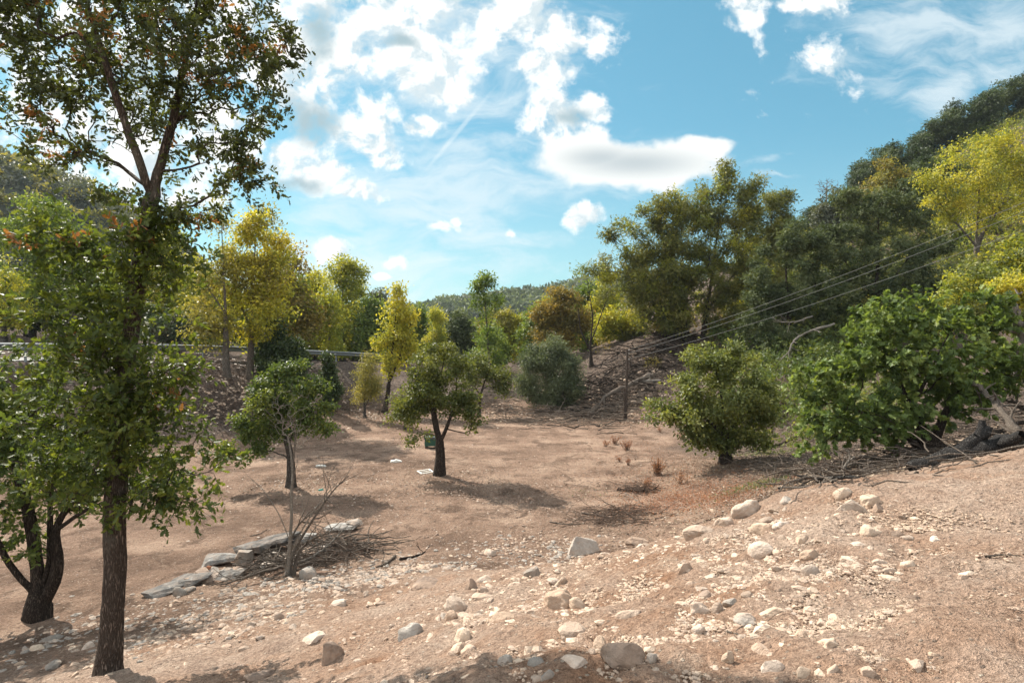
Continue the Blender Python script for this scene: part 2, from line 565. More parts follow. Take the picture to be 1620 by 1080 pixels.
def leaf_mat(name, cols, trans=0.42, tcol=(1.35, 1.3, 0.55), rough=0.5, spec=0.35):
    """cols: three leaf colours, from one clump to the next and leaf to leaf"""
    m, g, b, out = newmat(name)
    lv = g.n('ShaderNodeAttribute', attribute_name='lv').outputs['Fac']
    cv = g.n('ShaderNodeAttribute', attribute_name='cv').outputs['Fac']
    f = g.math('ADD', g.math('MULTIPLY', lv, 0.45), g.math('MULTIPLY', cv, 0.55))
    col = g.ramp(f, [(0.18, cols[0]), (0.5, cols[1]), (0.84, cols[2])])
    g.put(b.inputs['Base Color'], col)
    b.inputs['Roughness'].default_value = rough
    b.inputs['Specular IOR Level'].default_value = spec
    tr = g.n('ShaderNodeBsdfTranslucent')
    g.put(tr.inputs[0], g.mix(1.0, col, c4(tcol), 'MULTIPLY'))
    mx = g.n('ShaderNodeMixShader')
    mx.inputs[0].default_value = trans
    g.t.links.new(b.outputs[0], mx.inputs[1])
    g.t.links.new(tr.outputs[0], mx.inputs[2])
    g.t.links.new(mx.outputs[0], out.inputs[0])
    return m


def plain_mat(name, c, rough=0.7, metal=0.0, var=0.25, scale=6):
    m, g, b, out = newmat(name)
    tc = g.n('ShaderNodeTexCoord').outputs['Object']
    n = g.noise(tc, scale, 5, 0.65)
    lo, hi = 1 - var, 1 + var
    g.put(b.inputs['Base Color'], g.mix(1.0, c4(c), g.ramp(n, [(0.3, (lo, lo, lo)), (0.7, (hi, hi, hi))]), 'MULTIPLY'))
    b.inputs['Roughness'].default_value = rough
    b.inputs['Metallic'].default_value = metal
    bump(g, b, n, 0.25, 0.02)
    return m


M = {
    'earth': ground_mat(),
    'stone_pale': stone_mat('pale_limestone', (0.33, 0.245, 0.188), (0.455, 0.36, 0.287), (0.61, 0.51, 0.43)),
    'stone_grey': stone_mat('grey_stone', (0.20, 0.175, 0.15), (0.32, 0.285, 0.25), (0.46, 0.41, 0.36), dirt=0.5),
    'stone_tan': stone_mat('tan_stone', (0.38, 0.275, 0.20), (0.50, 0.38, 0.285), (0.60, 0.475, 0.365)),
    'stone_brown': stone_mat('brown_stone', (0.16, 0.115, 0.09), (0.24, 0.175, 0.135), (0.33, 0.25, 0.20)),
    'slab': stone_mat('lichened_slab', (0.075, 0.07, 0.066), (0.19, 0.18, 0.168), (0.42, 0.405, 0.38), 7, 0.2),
    'bark_oak': bark_mat('oak_bark', (0.05, 0.037, 0.029), (0.24, 0.185, 0.15), 1.0, 0.35),
    'bark_grey': bark_mat('grey_bark', (0.05, 0.042, 0.036), (0.22, 0.19, 0.165), 0.8, 0.3),
    'bark_dark': bark_mat('dark_bark', (0.03, 0.023, 0.019), (0.14, 0.108, 0.086), 0.8),
    'bark_pale': bark_mat('pale_poplar_bark', (0.10, 0.085, 0.07), (0.34, 0.29, 0.24), 0.6),
    'dead': bark_mat('weathered_dead_wood', (0.12, 0.095, 0.076), (0.38, 0.32, 0.265), 1.2),
    'dead_pale': bark_mat('bleached_dead_wood', (0.22, 0.19, 0.16), (0.52, 0.47, 0.41), 1.2),
    'twig': bark_mat('dry_twigs', (0.13, 0.09, 0.07), (0.32, 0.24, 0.19), 1.2),
    'log_grey': bark_mat('charred_grey_log', (0.03, 0.028, 0.027), (0.12, 0.112, 0.105), 0.7),
    'asphalt': plain_mat('worn_asphalt', (0.20, 0.195, 0.19), 0.9, 0, 0.15, 9),
    'paint': plain_mat('road_paint', (0.75, 0.75, 0.72), 0.7, 0, 0.1),
    'steel': plain_mat('galvanised_steel', (0.20, 0.215, 0.22), 0.65, 0.25, 0.15),
    'wire': plain_mat('dull_cable', (0.16, 0.16, 0.155), 0.6, 0.2, 0.05),
    'pole': bark_mat('pole_timber', (0.07, 0.052, 0.042), (0.21, 0.165, 0.135), 0.6),
    'green_box': plain_mat('green_paint', (0.03, 0.085, 0.06), 0.5, 0, 0.15),
    'slate_lid': plain_mat('slate_grey_lid', (0.09, 0.11, 0.12), 0.6, 0, 0.15),
    'white': plain_mat('weathered_white_paint', (0.72, 0.69, 0.63), 0.7, 0, 0.12),
    'teal': plain_mat('faded_teal_plastic', (0.05, 0.22, 0.18), 0.5, 0, 0.2),
    'ins': plain_mat('glazed_porcelain', (0.5, 0.48, 0.44), 0.3, 0, 0.1),
    'brick': plain_mat('terracotta', (0.42, 0.18, 0.10), 0.85, 0, 0.2),
    'scrubhill': stone_mat('scrub_covered_hillside', (0.035, 0.04, 0.03), (0.07, 0.075, 0.05), (0.12, 0.105, 0.075), 0.15, 0.0),
}
L = {
    'oak_fg': leaf_mat('oak_leaf', [(0.038, 0.05, 0.021), (0.068, 0.086, 0.029), (0.135, 0.155, 0.038)], 0.36),
    'oak_low': leaf_mat('oak_shoot_leaf', [(0.045, 0.068, 0.019), (0.085, 0.117, 0.027), (0.18, 0.205, 0.036)], 0.46),
    'dry': leaf_mat('withered_leaf', [(0.1232, 0.0462, 0.0231), (0.231, 0.0924, 0.0385), (0.3465, 0.1848, 0.0462)], 0.35, (1.2, 1, .8)),
    'green': leaf_mat('fresh_green_leaf', [(0.0525, 0.08, 0.025), (0.0975, 0.14, 0.035), (0.2, 0.225, 0.05)], 0.36),
    'mid': leaf_mat('mid_green_leaf', [(0.0694, 0.1101, 0.0278), (0.1323, 0.1915, 0.0416), (0.2359, 0.2794, 0.0694)], 0.40),
    'apple': leaf_mat('fruit_tree_leaf', [(0.06, 0.08, 0.023), (0.108, 0.128, 0.033), (0.19, 0.2, 0.05)], 0.40),
    'fig': leaf_mat('broad_green_leaf', [(0.072, 0.1104, 0.0384), (0.132, 0.1896, 0.054), (0.246, 0.3, 0.09)], 0.38, (1.3, 1.25, .5), 0.55, 0.3),
    'bush': leaf_mat('bush_leaf', [(0.085, 0.11, 0.034), (0.148, 0.175, 0.049), (0.245, 0.25, 0.075)], 0.38),
    'holm': leaf_mat('holm_leaf', [(0.045, 0.062, 0.03), (0.09, 0.115, 0.05), (0.175, 0.2, 0.095)], 0.26, (1.2, 1.2, .6), 0.6, 0.2),
    'oak_far': leaf_mat('olive_oak_leaf', [(0.072, 0.088, 0.027), (0.13, 0.143, 0.037), (0.225, 0.205, 0.05)], 0.40),
    'willow': leaf_mat('grey_green_leaf', [(0.0701, 0.0916, 0.0485), (0.1186, 0.1455, 0.0755), (0.194, 0.2156, 0.1078)], 0.34, (1.2, 1.2, .7)),
    'yellow': leaf_mat('golden_leaf', [(0.22, 0.25, 0.045), (0.42, 0.4, 0.055), (0.62, 0.53, 0.08)], 0.46, (1.2, 1.12, .5)),
    'yelgreen': leaf_mat('yellow_green_leaf', [(0.143, 0.187, 0.033), (0.286, 0.308, 0.0462), (0.484, 0.44, 0.055)], 0.44, (1.25, 1.15, .5)),
    'olive': leaf_mat('dull_olive_leaf', [(0.1492, 0.1492, 0.0436), (0.2486, 0.23, 0.0622), (0.373, 0.3108, 0.0746)], 0.4),
    'brown': leaf_mat('russet_leaf', [(0.125, 0.115, 0.034), (0.215, 0.175, 0.045), (0.35, 0.25, 0.055)], 0.4, (1.2, 1.05, .6)),
    'dark': leaf_mat('ivy_leaf', [(0.026, 0.044, 0.018), (0.05, 0.076, 0.027), (0.095, 0.125, 0.042)], 0.25),
    'slate': leaf_mat('dusky_leaf', [(0.06, 0.072, 0.0544), (0.1024, 0.1144, 0.084), (0.156, 0.168, 0.12)], 0.3),
    'weed': leaf_mat('dry_red_weed', [(0.22, 0.085, 0.04), (0.36, 0.15, 0.07), (0.46, 0.24, 0.12)], 0.3, (1.1, 1, .8)),
    'litter': leaf_mat('fallen_leaf', [(0.11, 0.075, 0.05), (0.22, 0.15, 0.1), (0.38, 0.29, 0.2)], 0.1, (1, 1, 1)),
}

# ------------------------------------------------------------------ tubes, stones, leaves
def tube(P, R, sides, V, Q, nv, cap=True, wob=None):
    P = np.asarray(P, float)
    R = np.asarray(R, float)
    T = unit(np.gradient(P, axis=0))
    md = unit(P[-1] - P[0] + 1e-6)
    ref = np.array((1.0, 0, 0)) if abs(md[0]) < 0.6 else np.array((0, 1.0, 0))
    A = unit(np.cross(T, ref))
    B = np.cross(T, A)
    th = np.linspace(0, 2 * np.pi, sides, endpoint=False)
    rr = R[:, None] * np.ones(sides)[None]
    if wob is not None:
        rr = rr * wob(P, th)
    ring = P[:, None, :] + rr[:, :, None] * (np.cos(th)[None, :, None] * A[:, None, :] + np.sin(th)[None, :, None] * B[:, None, :])
    V.append(ring.reshape(-1, 3))
    n = len(P)
    i = np.arange(n - 1)[:, None] * sides
    j = np.arange(sides)[None]
    k = (j + 1) % sides
    q = np.stack([i + j, i + k, i + sides + k, i + sides + j], -1).reshape(-1, 4) + nv
    Q.append(q)
    return nv + n * sides


class Tubes:
    def __init__(s):
        s.V, s.Q, s.n = [], [], 0

    def add(s, P, R, sides=6, wob=None):
        s.n = tube(P, R, sides, s.V, s.Q, s.n, wob=wob)
        # close both ends
        return s

    def mesh(s, name, smooth=True):
        return mesh_np(name, np.concatenate(s.V), [np.concatenate(s.Q)], smooth)


def arc(a, b, n=8, jit=0.05, sag=0.0, rng=RNG):
    a, b = np.asarray(a, float), np.asarray(b, float)
    t = np.linspace(0, 1, n)[:, None]
    p = a + (b - a) * t
    ln = np.linalg.norm(b - a)
    w = rng.normal(0, 1, (n, 3)) * jit * ln
    w = np.cumsum(w, 0) * 0.5
    w -= w[0] + (w[-1] - w[0]) * t
    p = p + w
    p[:, 2] += sag * 4 * (t * (1 - t))[:, 0] * ln
    return p


def _half(pts, z=0.22):
    up = [(x, y, z * abs(y)) for x, y in pts]
    dn = [(x, -y, z * abs(y)) for x, y in pts][::-1]
    return up, dn


_o = [(0, 0), (.13, .05), (.24, .17), (.34, .09), (.48, .25), (.57, .12), (.74, .22), (.84, .09), (1, 0)]
_f = [(0, 0), (.02, .20), (.30, .40), (.36, .20), (.62, .38), (.68, .15), (1, 0)]
SHAPES = {'oak': np.array(_half(_o)), 'fig': np.array(_half(_f)),
          'rhomb': np.array([[(0, 0, 0), (.45, .26, .07), (1, 0, 0), (.45, -.26, .07)]]),
          'ovate': np.array([[(0, 0, 0), (.22, .24, .06), (.6, .26, .05), (1, 0, -.05)], [(1, 0, -.05), (.6, -.26, .05), (.22, -.24, .06), (0, 0, 0)]]),
          'narrow': np.array([[(0, 0, 0), (.45, .13, .03), (1, 0, -.05), (.45, -.13, .03)]]),
          'sprig': np.array([[(0, 0, 0), (.20, .20, .1), (.50, .22, .12), (.28, .02, 0)], [(.1, 0, 0), (.45, -.06, .1), (.62, -.30, .05), (.28, -.24, .0)],
                             [(.4, 0, .02), (.7, .16, .05), (1, .02, -.06), (.72, -.12, .04)]])}


def leaf_mesh(name, P, D, N, size, shape, lv, cv):
    """P,D,N: (n,3) position, direction, approximate normal"""
    S = SHAPES[shape]
    D = unit(D)
    B = unit(np.cross(N, D))
    U = np.cross(D, B)
    fr = np.stack([D, B, U], 1)
    np_, k = S.shape[0], S.shape[1]
    loc = S.reshape(-1, 3)
    V = P[:, None, :] + size[:, None, None] * np.einsum('vk,nkj->nvj', loc, fr)
    n = len(P)
    idx = np.arange(n * np_ * k).reshape(-1, k)
    return mesh_np(name, V.reshape(-1, 3), [idx], False, {'lv': np.repeat(lv, np_), 'cv': np.repeat(cv, np_)})


def grow(trunks, attr, step, rng, pl=0.28, downpen=0.7, tip=0.012, R=0.2, wander=0.06):
    """branch skeleton that reaches every attractor from the trunks"""
    cap = 200000
    P = np.zeros((cap, 3))
    Lh = np.zeros(cap)
    par = np.full(cap, -1, int)
    n = 0
    chains = []
    trad = {}
    for ti, tr in enumerate(trunks):
        pts = np.asarray(tr, float)
        seg = np.concatenate([[0], np.cumsum(np.linalg.norm(np.diff(pts, axis=0), axis=1))])
        m = max(4, int(seg[-1] / step) + 1)
        tt = np.linspace(0, seg[-1], m)
        q = np.stack([np.interp(tt, seg, pts[:, c]) for c in range(3)], 1)
        if m > 6:
            for _ in range(2):
                q[1:-1] = 0.25 * q[:-2] + 0.5 * q[1:-1] + 0.25 * q[2:]
        w = np.cumsum(rng.normal(0, 1, (m, 3)), 0) * step * 0.045
        w -= w[0] + (w[-1] - w[0]) * np.linspace(0, 1, m)[:, None]
        q = q + w * (1, 1, .3)
        if ti == 0:
            ids = []
            prev = -1
        else:
            j = int(np.argmin(np.linalg.norm(P[:n] - q[0], axis=1)))
            prev = j
            ids = [j]
            q = q[1:]
        for p in q:
            P[n] = p
            par[n] = prev
            Lh[n] = (Lh[prev] + np.linalg.norm(p - P[prev])) if prev >= 0 else 0
            prev = n
            ids.append(n)
            n += 1
        chains.append(ids)
    nt = n
    dmin = np.array([np.min(np.linalg.norm(P[:nt] - a, axis=1)) for a in attr])
    ends = []
    for ai in np.argsort(dmin):
        a = attr[ai]
        d = np.linalg.norm(P[:n] - a, axis=1)
        cost = d + pl * Lh[:n] + downpen * np.maximum(0, P[:n, 2] - a[2] + 0.15 * d)
        j = int(np.argmin(cost))
        dist = d[j]
        m = max(2, int(dist / step) + 1)
        pd = P[j] - P[par[j]] if par[j] >= 0 else np.array((0, 0, 1.0))
        ctrl = P[j] + unit(pd) * dist * 0.30 + (a - P[j]) * 0.28 + np.array((0, 0, 0.06 * dist))
        t = np.linspace(0, 1, m + 1)[1:, None]
        q = (1 - t) ** 2 * P[j] + 2 * t * (1 - t) * ctrl + t * t * a
        q[:-1] += rng.normal(0, wander * step * 2, (m - 1, 3))
        ids = [j]
        prev = j
        for p in q:
            P[n] = p
            par[n] = prev
            Lh[n] = Lh[prev] + np.linalg.norm(p - P[prev])
            prev = n
            ids.append(n)
            n += 1
        chains.append(ids)
        ends.append(prev)
    cnt = np.zeros(n)
    for c in chains:
        cnt[c[-1]] += 1
    for i in range(n - 1, -1, -1):
        if par[i] >= 0:
            cnt[par[i]] += cnt[i]
    al = math.log(max(R / tip, 1.5)) / math.log(max(cnt[0], 3))
    rad = tip * cnt ** al * (1 - 0.6 * np.clip(Lh[:n] / max(Lh[:nt].max(), .1), 0, 1))
    return P[:n], par[:n], rad, chains, np.array(ends), nt


def trunk_mesh(name, P, rad, chains, base, flare=0.7, min_r=0.0, sides=(9, 5), lump=0.0):
    T = Tubes()
    for ci, c in enumerate(chains):
        p = P[c]
        r = rad[c].copy()
        if ci > 0:
            r[0] = min(r[0], r[1] * 1.25)
        if r.max() < min_r:
            continue
        h = np.maximum(p[:, 2] - base[2], 0)
        r = r * (1 + flare * np.exp(-h / max(rad[0] * 1.6, 0.05)))
        s = sides[0] if r.max() > 0.05 else sides[1]
        if r.max() > 0.05 and lump:
            ph = ci * 1.7
            T.add(p, r, s, wob=lambda PP, th: 1 + lump * np.sin(th[None] * 3 + ph + PP[:, 2:3] * 1.3) * np.cos(PP[:, 2:3] * 2.1 + th[None]))
        else:
            T.add(p, r, s)
    return T.mesh(name)


def crown_points(blobs, d, n, rng, shell=2.0, zr=0.9, zoff=None):
    """clump centres inside the measured crown ellipsoids"""
    vol = np.array([b[2] * b[3] * (b[2] + b[3]) ** .5 for b in blobs], float)
    vol = vol ** 0.75
    pick = rng.choice(len(blobs), n, p=vol / vol.sum())
    out = []
    for k in pick:
        b = blobs[k]
        dd = d + (b[4] if len(b) > 4 else 0)
        c = px(b[0], b[1], dd)
        rx, rz = b[2] / F * dd, b[3] / F * dd
        ry = min(rx, rz * 1.4 + 0.2) * zr if len(b) < 6 else b[5]
        v = unit(rng.normal(0, 1, 3)) * rng.random() ** (1 / (1 + shell))
        out.append(c + v * (rx, ry, rz))
    return np.array(out)


def make_tree(kind, label, cat, species, d, trunks, R, blobs, natt, nleaf, size, shape='rhomb', bark='bark_grey', seed=1, group=None,
              spread=0.3, tip=0.01, step=None, min_r=0.0, twigs=0, shell=2.0, zr=0.9, up=0.5, flare=0.7, lump=0.0, base=None, extra=None, downpen=0.7,
              pl=0.28, wander=0.06, sink=0.12):
    if nleaf and d > 16:
        nleaf = int(nleaf * 1.3)
        size *= 1.22
        spread *= 1.12
        blobs = [(b[0], b[1], b[2] * 1.1, b[3] * 1.1) + tuple(b[4:]) for b in blobs]
    rng = np.random.default_rng(seed)
    tr = []
    for i, t in enumerate(trunks):
        q = np.array([px(p[0], p[1], d + (p[2] if len(p) > 2 else 0)) for p in t])
        tr.append(q)
    b0 = tr[0][0].copy() if base is None else np.array(base, float)
    b0[2] = hz(b0[0], b0[1])
    tr[0][0] = b0 - (0, 0, sink)
    root = empty(kind, b0, label, cat, group)
    size_m = max(b[2] for b in blobs) / F * d if blobs else 1
    step = step or max(0.12, size_m * 0.16)
    att = crown_points(blobs, d, natt, rng, shell, zr)
    att = att[att[:, 2] > height(att[:, 0], att[:, 1], False) + 0.25]
    P, par, rad, chains, ends, nt = grow(tr, att, step, rng, R=R, tip=tip, downpen=downpen, pl=pl, wander=wander)
    tm = trunk_mesh('trunk', P - b0, rad, chains, np.zeros(3), flare, min_r, lump=lump)
    obj('trunk', tm, M[bark], root)
    if nleaf <= 0:
        return root, (P, ends, rng)
    ne = len(ends)
    cvals = np.clip(rng.normal(0.5, 0.30, ne), 0, 1)
    hi = (P[ends][:, 2] - P[ends][:, 2].min()) / max(np.ptp(P[ends][:, 2]), 0.1)
    cen = att.mean(0)
    if twigs:
        # leafy shoots: thin twigs carrying leaves along their length
        T = Tubes()
        LP, LD, LV, CV = [], [], [], []
        per = max(3, int(nleaf / (ne * twigs)))
        for e, c in zip(ends, cvals):
            p0 = P[e]
            back = P[par[e]]
            for _ in range(twigs):
                dr = unit(unit(p0 - back) * 0.7 + rng.normal(0, 0.75, 3) + unit(p0 - cen) * 0.35 + np.array((0, 0, 0.1)))
                ln = spread * rng.uniform(0.6, 1.5)
                st = p0 + (back - p0) * rng.uniform(0, 2.0)
                q = np.array([st, st + dr * ln * .5 + (0, 0, .03 * ln), st + dr * ln + (0, 0, -.06 * ln)])
                T.add(q, [tip * .55, tip * .4, tip * .2], 3)
                m = per + rng.integers(-1, 2)
                t = np.sort(rng.uniform(0.15, 1.05, m))
                pos = q[0] + (q[2] - q[0]) * t[:, None]
                side = unit(np.cross(dr, rng.normal(0, 1, (m, 3))))
                LP.append(pos)
                LD.append(side * 0.8 + dr * rng.uniform(.2, .9, (m, 1)) + (0, 0, -0.15))
                LV.append(np.clip(rng.normal(.5, .25, m), 0, 1))
                CV.append(np.full(m, c))
        obj('twig', T.mesh('twig', False), M[bark], root)
        LP, LD, LV, CV = map(np.concatenate, (LP, LD, LV, CV))
    else:
        k = rng.integers(0, ne, nleaf)
        back = P[par[ends]]
        t = rng.uniform(-0.2, 1.6, (nleaf, 1))
        LP = P[ends][k] + (back[k] - P[ends][k]) * t * np.minimum(1, spread / step) + rng.normal(0, spread * 0.55, (nleaf, 3)) * (1, 1, 0.75)
        out = unit(LP - P[ends][k])
        LD = out * 0.6 + rng.normal(0, 0.6, (nleaf, 3)) + (0, 0, -0.12)
        LV = np.clip(rng.normal(.5, .25, nleaf), 0, 1)
        CV = cvals[k]
    n = len(LP)
    LN = rng.normal(0, 0.6, (n, 3)) + (0, 0, up) + unit(LP - cen) * 0.35
    sz = size * rng.uniform(0.6, 1.25, n)
    parts = [(np.ones(n, bool), species, 'crown')]
    if extra:      # (species, share, name): some clumps have turned
        sp2, share, nm = extra
        pk = rng.random(ne) < share
        if twigs:
            # by cluster value
            thr = np.quantile(cvals, 1 - share)
            m2 = (CV >= thr)
        else:
            m2 = pk[k]
        parts = [(~m2, species, 'crown'), (m2, sp2, nm)]
    for msk, sp, nm in parts:
        if msk.any():
            obj(nm, leaf_mesh(nm, LP[msk] - b0, LD[msk], LN[msk], sz[msk], shape, LV[msk], CV[msk]), L[sp], root)
    return root, (P, ends, rng)


def copy_tree(o, loc, rz, sc, label, group=None):
    c = o.copy()
    COL.objects.link(c)
    c.location = loc
    c.rotation_euler = (0, 0, rz)
    c.scale = (sc, sc, sc) if np.isscalar(sc) else sc
    c['label'] = label
    if group:
        c['group'] = group
    for ch in o.children:
        k = ch.copy()
        k.parent = c
        COL.objects.link(k)
    return c


def icosphere(sub):
    bm = bmesh.new()
    bmesh.ops.create_icosphere(bm, subdivisions=sub, radius=1)
    V = np.array([v.co[:] for v in bm.verts])
    Fc = np.array([[v.index for v in f.verts] for f in bm.faces])
    bm.free()
    return V, Fc


ICO = {k: icosphere(k) for k in (1, 2, 3, 4)}


def noise3(V, s, seed):
    return fbm(V[:, 0] * s + seed * 3.1 + V[:, 2] * s * .7, V[:, 1] * s - seed * 1.7 + V[:, 2] * s * .9, 4, seed)


def rock(seed, sub=3, cuts=9, rnd=0.12, dims=(1, .8, .6), rough=0.10):
    rng = np.random.default_rng(seed)
    V, Fc = ICO[sub]
    V = V.copy()
    for _ in range(cuts):
        n = unit(rng.normal(0, 1, 3))
        o = rng.uniform(0.50, 0.86)
        d = np.maximum(V @ n - o, 0)
        V -= d[:, None] * n * (1 - rnd)
    V *= (1 + rough * noise3(V, 1.3, seed) + rough * 0.4 * noise3(V, 4.5, seed + 5))[:, None]
    V /= np.abs(V).max(0)
    return V * np.array(dims), Fc


def cobble(seed, sub=3, dims=(1, .8, .6)):
    return rock(seed, sub, 10, 0.24, dims, 0.24)

# ------------------------------------------------------------------ ground sheet, road, hills
def build_ground():
    s = 3.4
    ux = np.linspace(-math.asinh(165 / s), math.asinh(165 / s), 800)
    uy = np.linspace(math.asinh(-45 / s), math.asinh(165 / s), 700)
    xs = np.concatenate([[-3000, -1000, -400], s * np.sinh(ux), [400, 1000, 3000]])
    ys = np.concatenate([[-3000, -1000, -300], 5 + s * np.sinh(uy), [400, 1000, 3000]])
    X, Y = np.meshgrid(xs, ys)
    x, y = X.ravel(), Y.ravel()
    h = height(x, y)
    near = np.clip(1 - np.hypot(x, y - 4) / 14, 0, 1)
    rough = np.clip((height0(x, y) + 4.3) / 0.8, 0.25, 1)
    # crumbly soil close by
    cl = np.maximum(0, fbm(x * 7, y * 7, 3, 31, 0.6)) ** 1.5 * 0.06 + np.maximum(0, fbm(x * 2.2, y * 2.2, 3, 37) - 0.15) * 0.06
    cl = cl + 0.035 * fbm(x * 3.4, y * 3.4, 3, 41) + 0.02 * fbm(x * 9, y * 9, 2, 43)
    clod = np.maximum(0, fbm(x * 1.7, y * 1.7, 4, 51, 0.65) - 0.12) * 0.10 * np.clip(1.3 - np.hypot(x, y) / 38, 0, 1) * np.clip(1.1 - near, 0, 1)
    h = h + cl * near * rough + clod
    V = np.stack([x, y, h], 1)
    nx = len(xs)
    i = (np.arange(len(ys) - 1)[:, None] * nx + np.arange(nx - 1)[None]).ravel()
    q = np.stack([i, i + 1, i + nx + 1, i + nx], 1)
    me = mesh_np('ground', V, [q], True)
    d, sd, z = road_mask(x, y)
    bank = np.clip((h + 4.2 + 0.35 * fbm(x * .8, y * .8, 3, 5)) / 0.7, 0, 1) * np.clip((15 - y) / 5, 0, 1)
    emb = np.clip((h + 4.25) / 0.5, 0, 1) * np.clip((y - 15) / 5, 0, 1)
    fl = np.clip((x - 3.5 - 0.12 * y + 2 * fbm(x * .5, y * .5, 3, 8)) / 2, 0, 1) * np.clip((y - 8.7) / 1.5, 0, 1) * 0.85
    lit = np.clip(np.maximum(emb, fl), 0, 1)
    for nm, a in (('zone', bank), ('litter', lit)):
        at = me.attributes.new(nm, 'FLOAT', 'POINT')
        at.data.foreach_set('value', a.astype(np.float32))
    o = obj('ground', me, M['earth'])
    tag(o, kind='structure')


build_ground()


def ribbon(name, off0, off1, dz, mat, rows=None, dash=None):
    A = np.column_stack([RL[:, :2] + RN * off0, RL[:, 2] + dz])
    B = np.column_stack([RL[:, :2] + RN * off1, RL[:, 2] + dz])
    V = np.concatenate([A, B])
    n = len(A)
    i = np.arange(n - 1)
    q = np.stack([i, i + 1, n + i + 1, n + i], 1)
    return obj(name, mesh_np(name, V, [q], True), mat)


tag(ribbon('road', 0.0, ROAD_W, 0.03, M['asphalt']), kind='structure')
tag(ribbon('road_edge_line', 0.30, 0.42, 0.034, M['paint']), kind='structure')
tag(ribbon('road_far_line', ROAD_W - .42, ROAD_W - .3, 0.034, M['paint']), kind='structure')


def guard_rail():
    root = empty('guard_rail', (RL[10, 0], RL[10, 1], RL[10, 2]), 'grey galvanised crash barrier along the road on the left embankment', 'guard rail')
    b = np.array(root.location)
    prof = np.array([(0, .43), (.07, .47), (.07, .52), (.015, .565), (.015, .60), (.07, .645), (.07, .70), (0, .74), (-.012, .74), (.055, .70), (.055, .65), (.0, .60), (.0, .565), (.055, .52), (.055, .475), (-.012, .43)])
    V, Q = [], []
    c = RL[:, :2] - RN * 0.55
    k = len(prof)
    for i in range(len(RL)):
        V.append(np.column_stack([c[i, 0] - RN[i, 0] * prof[:, 0] * 1.0, c[i, 1] - RN[i, 1] * prof[:, 0], RL[i, 2] + prof[:, 1]]))
    V = np.concatenate(V) - b
    i = np.arange(len(RL) - 1)[:, None] * k
    j = np.arange(k)[None]
    q = np.stack([i + j, i + (j + 1) % k, i + k + (j + 1) % k, i + k + j], -1).reshape(-1, 4)
    obj('beam', mesh_np('beam', V, [q], False), M['steel'], root)
    L_ = np.concatenate([[0], np.cumsum(np.linalg.norm(np.diff(RL[:, :2], axis=0), axis=1))])
    pm = None
    for t in np.arange(6, L_[-1] - 2, 4.0):
        p = np.array([np.interp(t, L_, RL[:, a]) for a in range(3)])
        n = np.array([np.interp(t, L_, RN[:, a]) for a in range(2)])
        q_ = p[:2] - n * 0.50
        if pm is None:
            bm = bmesh.new()
            bmesh.ops.create_cube(bm, size=1)
            bmesh.ops.scale(bm, vec=(.10, .06, 1.1), verts=bm.verts)
            bmesh.ops.bevel(bm, geom=bm.edges[:], offset=.008, segments=1, affect='EDGES')
            pm = bpy.data.meshes.new('post')
            bm.to_mesh(pm)
            bm.free()
            pm.materials.append(M['steel'])
        o = bpy.data.objects.new('post', pm)
        o.parent = root
        o.location = (q_[0] - b[0], q_[1] - b[1], p[2] + 0.15 - b[2])
        o.rotation_euler = (0, 0, math.atan2(n[1], n[0]))
        COL.objects.link(o)


guard_rail()


def hill(name, fn, x0, x1, y0, y1, nx, ny, mat):
    X, Y = np.meshgrid(np.linspace(x0, x1, nx), np.linspace(y0, y1, ny))
    x, y = X.ravel(), Y.ravel()
    V = np.stack([x, y, fn(x, y)], 1)
    i = (np.arange(ny - 1)[:, None] * nx + np.arange(nx - 1)[None]).ravel()
    q = np.stack([i, i + 1, i + nx + 1, i + nx], 1)
    return tag(obj(name, mesh_np(name, V, [q], True), mat), kind='structure')


def far_h(x, y):
    # wooded ridges closing the valley, rising to the right
    ridge = np.interp(x, [-300, -150, -75, -48, -20, 20, 60, 105, 150, 230, 330, 450], [22, 16, 26, 32, 35, 39, 48, 52, 54, 52, 48, 46])
    k = np.clip((y - 330) / 170, 0, 1)
    return -6 + (ridge + 3 * fbm(x / 40, y / 40, 4, 2)) * np.sin(k * np.pi * 0.62) / math.sin(.62 * np.pi) * 0.97


def left_h(x, y):
    px_ = np.interp(x, [-260, -170, -125, -108, -92, -80, -66, -50], [72, 60, 45, 38, 24, 12, 0, -6])
    k = np.clip((y - 70) / 70, 0, 1)
    k2 = np.clip((260 - y) / 90, 0, 1)
    return -5 + (px_ + 5 + 2.5 * fbm(x / 14, y / 14, 4, 4)) * k * k * (3 - 2 * k) * k2


hill('hill', far_h, -300, 450, 330, 640, 150, 70, M['scrubhill'])
hill('hillside', left_h, -260, -50, 70, 260, 90, 80, M['scrubhill'])


def forest(name, fn, n, xr, yr, r, sp, seed, label, leaves=40, size=1.2, zpow=1):
    """a wood too far off to count: leafy crowns as one mass"""
    rng = np.random.default_rng(seed)
    x = rng.uniform(*xr, n)
    y = yr[0] + (yr[1] - yr[0]) * rng.random(n) ** zpow
    z = fn(x, y)
    rr = rng.uniform(*r, n)
    c = np.stack([x, y, z + rr * .7], 1)
    v = unit(rng.normal(0, 1, (n, leaves, 3)) + (0, 0, .35))
    P = c[:, None] + v * rr[:, None, None] * rng.uniform(.72, 1.05, (n, leaves, 1)) * (1, 1, .95)
    D = rng.normal(0, 1, (n, leaves, 3))
    N = v + rng.normal(0, .4, (n, leaves, 3))
    m = n * leaves
    cv = np.repeat(rng.uniform(0, 1, n), leaves)
    me = leaf_mesh(name, P.reshape(-1, 3), D.reshape(-1, 3), N.reshape(-1, 3), size * rng.uniform(.7, 1.3, m), 'rhomb', rng.random(m), cv)
    o = obj(name, me, L[sp])
    return tag(o, label, 'forest', kind='stuff')


